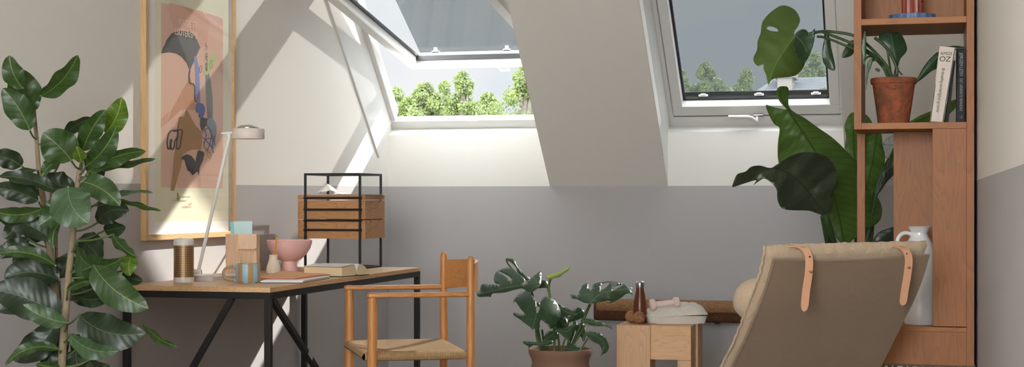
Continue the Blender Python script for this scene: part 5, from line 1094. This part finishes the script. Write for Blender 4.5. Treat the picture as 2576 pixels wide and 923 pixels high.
for o_, rb, dz in ((((670, 440), (705, 450), (740, 466), (785, 490), (832, 520), (785, 524), (755, 532), (775, 545), (740, 552), (700, 560), (690, 500)), ((680, 450), (740, 500), (825, 522)), .05), (((790, 490), (815, 478), (835, 465), (865, 478), (882, 500), (875, 540), (840, 560), (800, 572), (755, 582), (770, 540)), ((765, 575), (820, 520), (870, 490)), .1),
                   (((660, 630), (700, 625), (745, 620), (800, 600), (832, 606), (812, 640), (790, 680), (772, 722), (735, 702), (700, 670)), ((800, 606), (750, 650), (690, 640)), -.05), (((855, 570), (878, 550), (920, 550), (960, 560), (1040, 590), (1080, 612), (1098, 634), (1050, 614), (1000, 612), (950, 612), (900, 600)), ((860, 562), (960, 585), (1090, 628)), -.05),
                   (((895, 660), (940, 648), (985, 655), (1015, 668), (1050, 708), (1072, 770), (1052, 812), (1025, 825), (1006, 845), (1018, 800), (1000, 755), (960, 735), (915, 700)), ((900, 660), (980, 690), (1035, 750), (1008, 840)), -.1), (((812, 620), (835, 600), (862, 582), (890, 610), (902, 650), (896, 690), (876, 732), (862, 700), (838, 670)), ((845, 596), (870, 660), (876, 728)), .1),
                   (((410, 732), (432, 724), (500, 732), (545, 735), (585, 724), (635, 718), (640, 742), (600, 756), (540, 762), (495, 756), (472, 770), (456, 784), (455, 766), (430, 752)), ((640, 728), (540, 746), (416, 732)), -.08), (((568, 720), (580, 680), (600, 650), (640, 643), (682, 662), (678, 700), (660, 718), (610, 724)), ((655, 650), (620, 690), (572, 718)), .02),
                   (((740, 762), (765, 748), (795, 745), (835, 758), (862, 776), (850, 812), (825, 834), (770, 826), (742, 805)), ((850, 790), (800, 790), (742, 780)), -.05), (((795, 590), (810, 570), (830, 590), (838, 640), (820, 650)), ((800, 580), (830, 640)), .15), (((690, 555), (740, 550), (765, 590), (740, 620), (700, 618)), ((700, 560), (740, 610)), .15), (((700, 575), (650, 600), (662, 640), (720, 640), (760, 610)), ((740, 600), (670, 620)), .2),
                   (((555, 260), (592, 262), (608, 285), (616, 330), (600, 345), (596, 320), (560, 318), (530, 320), (545, 290)), ((600, 340), (590, 290), (560, 265)), .08), (((518, 435), (540, 430), (545, 460), (530, 462)), ((522, 440), (540, 458)), .1)):
    traced_leaf(mo, g3(*o_), g3(*rb), mf_ + dz, ML, tilt=(.1, -.9), fold=.35, step=8)
traced_leaf(mo, g3((588, 240), (605, 218), (640, 205), (690, 190), (730, 170), (776, 148), (765, 172), (745, 196), (720, 208), (695, 235), (660, 240), (625, 252)), g3((600, 240), (680, 210), (772, 152)), mf_ - .05, M['bud'], fold=.9, step=6, label='rolled lime green new leaf')
bm = BM(); tube(bm, [D(*g3((x, y))[0], mf_ - .04) for x, y in ((598, 236), (640, 226), (690, 208), (735, 182), (774, 150))], [.006, .017, .016, .01, .001], 10, flatz=.7); obj('rolled_leaf', bm, M['bud'], mo, True)
for pts, r, m_ in ((((624, 250), (612, 290), (614, 350), (622, 395), (650, 620), (655, 860)), 4.2, 'stem'), (((515, 630), (522, 700), (545, 780), (556, 860)), 5.2, 'stem'), (((560, 640), (570, 720), (580, 800), (585, 860)), 3.6, 'stem_dark'), (((480, 350), (492, 400), (510, 520), (540, 700), (575, 860)), 4, 'stem_dark'), (((930, 436), (905, 490), (875, 560), (820, 690), (750, 850)), 5, 'stem_dark'), (((885, 600), (850, 670), (790, 760), (745, 850)), 4, 'stem'),
                   (((912, 700), (880, 750), (850, 800), (800, 850)), 3, 'stem'), (((690, 560), (680, 650), (690, 760), (685, 860)), 3.4, 'stem_dark'), (((740, 700), (715, 770), (700, 850)), 2.6, 'stem'), (((660, 620), (655, 700), (650, 800), (640, 860)), 3.6, 'stem'), (((600, 760), (620, 800), (630, 860)), 3, 'stem'), (((806, 640), (780, 720), (740, 800), (720, 860)), 3, 'stem_dark'), (((762, 560), (755, 640), (760, 720), (735, 850)), 2, 'stem_dark'), (((850, 780), (880, 770), (905, 780), (915, 795)), 1.2, 'terracotta')):
    stemtube(mo, [D(*g3(p)[0], mf_ + (.03 if i else 0)) for i, p in enumerate(pts)], r * .72 * mf_ / F, r * .8 * mf_ / F, M[m_])
# ================================================================ FICUS at left
ff = 5.6; fx = thing('ficus', 'tall ficus plant with broad dark leaves at the left edge before the desk', 'potted plant', V(D(155, 900, ff).x, D(155, 900, ff).y, 0))
fx.location.z = FZ; fpc = V(fx.location.x, fx.location.y, FZ); pot(fx, fpc, .17, .13, .34, M['terracotta_big'], .15)
T1 = [(152, 1180, 0), (156, 923, 0), (160, 850, 0), (166, 770, 0), (172, 700, 0), (180, 620, .0), (186, 560, 0), (190, 510, 0), (196, 455, 0), (204, 420, 0), (208, 395, 0)]
T2 = [(150, 1180, .05), (148, 900, .12), (140, 760, .15), (130, 660, .15), (122, 600, .15), (115, 540, .15), (104, 470, .15), (97, 420, .15), (92, 350, .15), (87, 290, .15), (86, 262, .15)]
T3_ = [(152, 1100, .1), (150, 760, .2), (146, 700, .2), (142, 640, .2), (140, 560, .2), (128, 500, .2), (130, 440, .2)]
stemtube(fx, SA(T1, ff), 11 * ff / F, 5 * ff / F, M['bark'], 'trunk', 12); stemtube(fx, SA(T2, ff), 12 * ff / F, 3.5 * ff / F, M['bark'], 'trunk', 12); stemtube(fx, SA(T3_, ff), 5 * ff / F, 3 * ff / F, M['terracotta_big'], 'trunk', 10)
FM, FD, FP, FN = (M[q] for q in ('leaf_ficus', 'leaf_ficus_dark', 'leaf_ficus_pale', 'leaf_ficus_new'))
# base, tip, width, depth, roll, bend, mat
FL = [((58, 222), (24, 139), 42, -.05, .2, -.08, FM), ((80, 284), (50, 172), 70, .05, .1, -.05, FM), ((75, 328), (6, 222), 54, .0, .15, .06, FM), ((102, 242), (196, 138), 42, .0, .5, .06, FM),
      ((180, 404), (107, 335), 76, -.10, .1, .05, FM), ((165, 340), (236, 297), 28, .1, .5, -.1, FD), ((208, 380), (266, 276), 44, -.02, .2, -.06, FM), ((265, 335), (306, 244), 48, .06, .1, .08, FN), ((216, 418), (292, 320), 44, -.08, .2, .06, FM),
      ((220, 434), (368, 380), 34, -.05, .5, -.10, FM), ((245, 428), (392, 399), 15, .05, .9, -.06, FP), ((207, 457), (302, 518), 50, -.15, .1, -.08, FM), ((205, 407), (193, 368), 26, -.14, .1, 0, FN), ((55, 418), (-20, 392), 42, -.02, .2, .1, FD),
      ((95, 427), (-8, 446), 14, -.05, .9, .08, FP), ((150, 487), (-5, 444), 26, -.08, .6, .06, FD), ((172, 470), (222, 562), 86, -.2, .1, .12, FP), ((166, 498), (98, 566), 52, -.15, .2, -.08, FM), ((238, 515), (386, 485), 9, .0, 1.1, -.03, FP), ((300, 502), (406, 530), 11, .0, .9, -.04, FM),
      ((97, 506), (-20, 472), 40, .0, .3, .08, FD), ((107, 524), (-20, 528), 32, -.05, .4, -.10, FM), ((190, 472), (108, 440), 50, .1, .3, -.1, FD), ((248, 462), (212, 398), 40, .1, .4, .1, FD), ((152, 404), (106, 442), 24, .0, .5, .08, FM), ((100, 490), (22, 450), 40, .2, .3, 0, FD),
      ((133, 603), (-20, 535), 50, .0, .2, .05, FD), ((190, 612), (306, 650), 52, -.05, .6, .28, FM), ((245, 560), (326, 530), 52, .05, .2, -.15, FD), ((262, 580), (316, 570), 36, .1, .2, 0, FD), ((200, 600), (256, 656), 62, .12, .2, -.05, FD), ((284, 590), (342, 645), 22, .0, .6, .1, FM), ((334, 640), (328, 694), 36, .0, .2, .1, FN),
      ((150, 562), (136, 626), 18, -.05, .5, .1, FM), ((72, 600), (-8, 628), 32, .1, .3, -.1, FD), ((100, 632), (0, 650), 28, .1, .3, .1, FD), ((140, 668), (-10, 640), 26, -.05, .5, .10, FM), ((150, 705), (10, 700), 62, .1, .3, .12, FD), ((152, 795), (-20, 728), 84, .0, .2, .05, FD), ((180, 690), (300, 655), 36, .05, .5, .15, FD),
      ((236, 668), (374, 776), 64, -.12, .1, .08, FM), ((184, 740), (296, 722), 30, .1, .4, .15, FD), ((170, 730), (238, 706), 18, -.08, .5, -.1, FM), ((200, 792), (366, 838), 74, -.08, .15, .12, FD), ((358, 810), (445, 872), 16, -.02, .8, .04, FM), ((170, 812), (58, 766), 40, -.14, .2, -.08, FP), ((140, 808), (26, 900), 60, .05, .2, -.15, FD),
      ((150, 800), (-10, 782), 44, .1, .3, .1, FD), ((176, 840), (298, 882), 38, -.1, .3, .12, FP), ((180, 850), (250, 880), 50, .1, .2, .1, FD), ((226, 905), (330, 950), 56, -.02, .2, .2, FD), ((152, 880), (12, 920), 22, -.05, .6, .15, FM), ((150, 840), (112, 925), 62, .1, .2, .0, FD), ((190, 700), (240, 770), 60, .2, .2, .0, FD), ((312, 680), (360, 706), 28, .05, .3, .1, FD),
      ((150, 925), (90, 915), 20, -.1, .4, 0, FM), ((190, 880), (200, 960), 60, .05, .2, .0, FD), ((120, 700), (60, 770), 60, .25, .2, 0, FD), ((230, 740), (248, 760), 30, .2, .2, 0, FD), ((180, 640), (150, 700), 44, .22, .2, 0, FD), ((246, 720), (345, 745), 26, .15, .4, .1, FD), ((60, 560), (10, 600), 40, .25, .2, 0, FD), ((110, 600), (60, 560), 50, .22, .2, 0, FD), ((90, 640), (30, 660), 36, .2, .2, 0, FD)]
def trunkpt(x, y):
    best = None
    for T in (T1, T2, T3_):
        pts = smoothline([(a, b, d) for a, b, d in T], 5)
        for p in pts:
            if p.y < y - 12 or p.y > 1000: continue
            q = (abs(p.x - x) + abs(p.y - (y + 22)) * 1.0, p)
            if best is None or q[0] < best[0]: best = q
    return best[1]
for (b, t_, w, dd, roll, bend, mt_) in FL:
    L_ = math.hypot(b[0] - t_[0], b[1] - t_[1]); k = ff / F
    lf = add_leaf(fx, D(b[0], b[1], ff + dd), D(t_[0], t_[1], ff + dd - .05), w * 1.22 * k / max(.45, math.cos(roll)), mt_, roll=roll * (1 if (b[0] + t_[1]) % 2 else -1), bend=bend, arch=.05, fold=.22, shp=(.92, .62))
    tp = trunkpt(*b); dist = math.hypot(tp.x - b[0], tp.y - b[1])
    if 6 < dist < 170:
        P0 = D(b[0], b[1], ff + dd); P1 = D(tp.x, tp.y, ff + tp.z); mid = (P0 + P1) / 2 - UP * .008
        bm = BM(); tube(bm, smoothline([P0 + (P0 - P1).normalized() * .004, mid, P1], 4), 2.4 * k, 8); obj('petiole', bm, M['stem'], fx, True)
# ================================================================ LOUNGE CHAIR
lg = thing('lounge_chair', 'low lounge chair with taupe canvas back, linen cushion and leather straps', 'chair', V(D(2100, 900, 5.9).x, D(2100, 900, 5.9).y, 0))
LT, RTp = (5.50, 5.80)
Lc = [(1948, 655, 5.50), (1936, 700, 5.545), (1918, 752, 5.60), (1893, 815, 5.68), (1864, 880, 5.78), (1830, 950, 5.90), (1780, 1040, 6.08)]
Rc = [(2339, 643, 5.74), (2322, 700, 5.80), (2300, 755, 5.86), (2270, 815, 5.94), (2238, 880, 6.03), (2202, 950, 6.13), (2150, 1040, 6.30)]
Lp = smoothline([D(*p) for p in Lc], 6); Rp = smoothline([D(*p) for p in Rc], 6)
nb_ = ((Rp[0] - Lp[0]).cross(Lp[8] - Lp[0])).normalized()
if nb_.dot(CAM - Lp[0]) < 0: nb_ = -nb_           # towards the viewer = behind the chair
def surf(u, i, off): 
    p = Lp[i].lerp(Rp[i], u); v_ = i / (len(Lp) - 1)
    sag = .012 * math.sin(math.pi * u) * math.exp(-v_ * 3); 
    return p + nb_ * off - UP * (.010 * math.sin(math.pi * u) if i == 0 else sag * .5)
bm = BM(); NU = 24; g0 = [[bm.verts.new(surf(j / NU, i, 0)) for j in range(NU + 1)] for i in range(len(Lp))]; g1 = [[bm.verts.new(surf(j / NU, i, -.010)) for j in range(NU + 1)] for i in range(len(Lp))]
def stitchgrid(g0, g1):
    I, J = len(g0) - 1, len(g0[0]) - 1
    for i in range(I):
        for j in range(J): bm.faces.new((g0[i][j], g0[i][j + 1], g0[i + 1][j + 1], g0[i + 1][j])); bm.faces.new((g1[i][j], g1[i + 1][j], g1[i + 1][j + 1], g1[i][j + 1]))
    for i in range(I):
        bm.faces.new((g0[i][0], g0[i + 1][0], g1[i + 1][0], g1[i][0])); bm.faces.new((g0[i][J], g1[i][J], g1[i + 1][J], g0[i + 1][J]))
    for j in range(J):
        bm.faces.new((g0[0][j], g1[0][j], g1[0][j + 1], g0[0][j + 1])); bm.faces.new((g0[I][j], g0[I][j + 1], g1[I][j + 1], g1[I][j]))
stitchgrid(g0, g1); obj('canvas_back', bm, M['canvas'], lg, True)
bm = BM(); tube(bm, [surf(j / NU, 0, -.005) for j in range(NU + 1)], .0042, 8); obj('top_hem', bm, M['canvas'], lg, True)
bm = BM(); tube(bm, [surf(0, i, -.004) for i in range(len(Lp))], .0065, 8); obj('side_hem', bm, M['canvas'], lg, True)
# cushion in front of the canvas: grid with quilting and piping
UPC = (Lp[0] - Lp[4]).normalized()
def cush_pt(u, s, front):
    """s = 0 top .. 1 bottom"""
    i = s * (len(Lp) - 1); a = int(min(i, len(Lp) - 2)); fr_ = i - a; uu = -.028 + u * 1.045
    p = Lp[a].lerp(Lp[a + 1], fr_).lerp(Rp[a].lerp(Rp[a + 1], fr_), uu)
    top_ = max(0, 1 - s / .045); eu = min(1, min(u, 1 - u) / .05); puff = (eu ** .5) * (1 - top_ ** 2.2) ** .5 if top_ < 1 else 0
    th = .044; mid = -.012 - th / 2; q = .0045 * math.sin(s * 70) * math.sin(u * 21) + .0035 * math.sin(u * 60 + s * 12) + .002 * math.sin(u * 131 + 3 * math.sin(s * 40))
    off = mid + (th / 2) * (puff if not front else -puff) * (1.0) + (q if front else -abs(q))
    if not front: off = min(off, -.0105)
    return p + nb_ * off + UP * .034 * (1 - s) ** 8 + UPC * 0
bm = BM(); NS, NQ = 46, 60; A_ = [[bm.verts.new(cush_pt(j / NQ, i / NS, False)) for j in range(NQ + 1)] for i in range(NS + 1)]; B_ = [[bm.verts.new(cush_pt(j / NQ, i / NS, True)) for j in range(NQ + 1)] for i in range(NS + 1)]
stitchgrid(A_, B_); bmesh.ops.remove_doubles(bm, verts=bm.verts[:], dist=.0006); cu_ = obj('cushion', bm, M['linen'], lg, True)
bm = BM(); tube(bm, [cush_pt(0, i / 60, True) + (Lp[0] - Rp[0]).normalized() * (.004 + .002 * math.sin(i * 1.7)) for i in range(61)], .0052, 8); obj('piping', bm, M['linen'], cu_, True)
for i in range(8):      # stitched pleats along the side
    s = .06 + i * .11; bm = BM(); a = cush_pt(0, s, False); b = cush_pt(0, s + .02, True); tube(bm, [a - (Rp[0] - Lp[0]).normalized() * .0015, b - (Rp[0] - Lp[0]).normalized() * .0015], .0022, 6); obj('seam', bm, M['canvas'], cu_, True)
# head pillow on the front
k = 5.75 / F; c0 = D(1848, 757, 5.70); c1 = c0 + (Rp[0] - Lp[0]) * .98; ax_ = (c1 - c0).normalized(); bm = BM(); rings = []; up2 = (Lp[0] - Lp[12]).normalized(); out = -nb_
for i in range(41):
    t = i / 40; r = (1 - abs(2 * t - 1) ** 6) ** .5 * .94 + .06; c = c0.lerp(c1, t); rg = []
    for j in range(36):
        q = 2 * math.pi * j / 36; cu, su = math.cos(q), math.sin(q); e = .72
        x = math.copysign(abs(cu) ** e, cu) * .068; y = math.copysign(abs(su) ** e, su) * .088
        rg.append(bm.verts.new(c + out * (x * r) + up2 * (y * r * (1 + .03 * math.sin(t * 20))) + ax_ * 0))
    rings.append(rg)
for i in range(40):
    for j in range(36): bm.faces.new((rings[i][j], rings[i][(j + 1) % 36], rings[i + 1][(j + 1) % 36], rings[i + 1][j]))
bm.faces.new(rings[0][::-1]); bm.faces.new(rings[-1]); hpw = obj('head_pillow', bm, M['linen'], lg, True)
# straps
for pts, (bx, by), (hx_, hy_), f in ((((1985, 622), (2005, 620), (2024, 626), (2035, 650), (2034, 690), (2028, 730), (2023, 783)), (2037, 683), (2037, 646), 5.50), (((2245, 619), (2262, 620), (2277, 628), (2286, 650), (2283, 690), (2276, 730), (2271, 768)), (2284, 673), (2280, 638), 5.66)):
    bm = BM(); P_ = smoothline([D(x, y, f + (.06 if i < 1 else .03 if i < 2 else -.012 if i < 5 else -.006)) for i, (x, y) in enumerate(pts)], 8); n = len(P_); wd = 10.8 * f / F; A1_ = []; A2_ = []
    wv = (Rp[0] - Lp[0]).normalized()
    for i, p in enumerate(P_):
        w = wd * (1 if i < n - 5 else math.sqrt(max(.0, 1 - ((i - (n - 5)) / 4.05) ** 2))); dn = (P_[min(i + 1, n - 1)] - P_[max(i - 1, 0)]).normalized(); nn = wv.cross(dn).normalized() * .0016
        A1_.append([bm.verts.new(p - wv * w + nn), bm.verts.new(p + wv * w + nn), bm.verts.new(p + wv * w - nn), bm.verts.new(p - wv * w - nn)])
    for i in range(n - 1):
        for j in range(4): bm.faces.new((A1_[i][j], A1_[i][(j + 1) % 4], A1_[i + 1][(j + 1) % 4], A1_[i + 1][j]))
    bm.faces.new(A1_[0][::-1]); bm.faces.new(A1_[-1]); s_ = obj('leather_strap', bm, M['leather'], lg, True)
    b0 = D(bx, by, f - .014); bm = BM(); tube(bm, [b0, b0 - FW * .008 - RT * .0, b0 - FW * .012 + RT * .002], [.0032, .0032, .0048], 14); bmesh.ops.create_uvsphere(bm, u_segments=14, v_segments=8, radius=.005, matrix=Matrix.Translation(b0 - FW * .013 + RT * .002)); obj('brass_stud', bm, M['brass'], s_, True)
    b0 = D(hx_, hy_, f - .016 if hy_ > 640 else f - .016); bm = BM(); tube(bm, [b0 - FW * .0022, b0], .0034, 12); obj('strap_hole', bm, M['hole'], s_, True)
# seat and runners, below the picture
bm = BM(); fd = V(-(Rp[0] - Lp[0]).y, (Rp[0] - Lp[0]).x, 0).normalized()
if fd.dot(FW) < 0: fd = -fd
a, b = Lp[-1], Rp[-1]
hexa(bm, [a - UP * .03, b - UP * .03, b + fd * .5 - UP * .01, a + fd * .5 - UP * .01, a + UP * .03, b + UP * .03, b + fd * .5 + UP * .05, a + fd * .5 + UP * .05], 0, .012); obj('seat', bm, M['linen'], lg, True)
for p in (a, b):
    p0 = V(p.x, p.y, FZ); bm = BM(); tube(bm, smoothline([p0 - fd * .35 + UP * .02, p0 + UP * .018, p0 + fd * .55 + UP * .018, p0 + fd * .6 + UP * .15, p0 + fd * .45 + UP * (p.z - .02), p + fd * .1 - UP * .04, p - UP * .035], 5), .016, 10); obj('runner', bm, M['chair_wood'], lg, True)
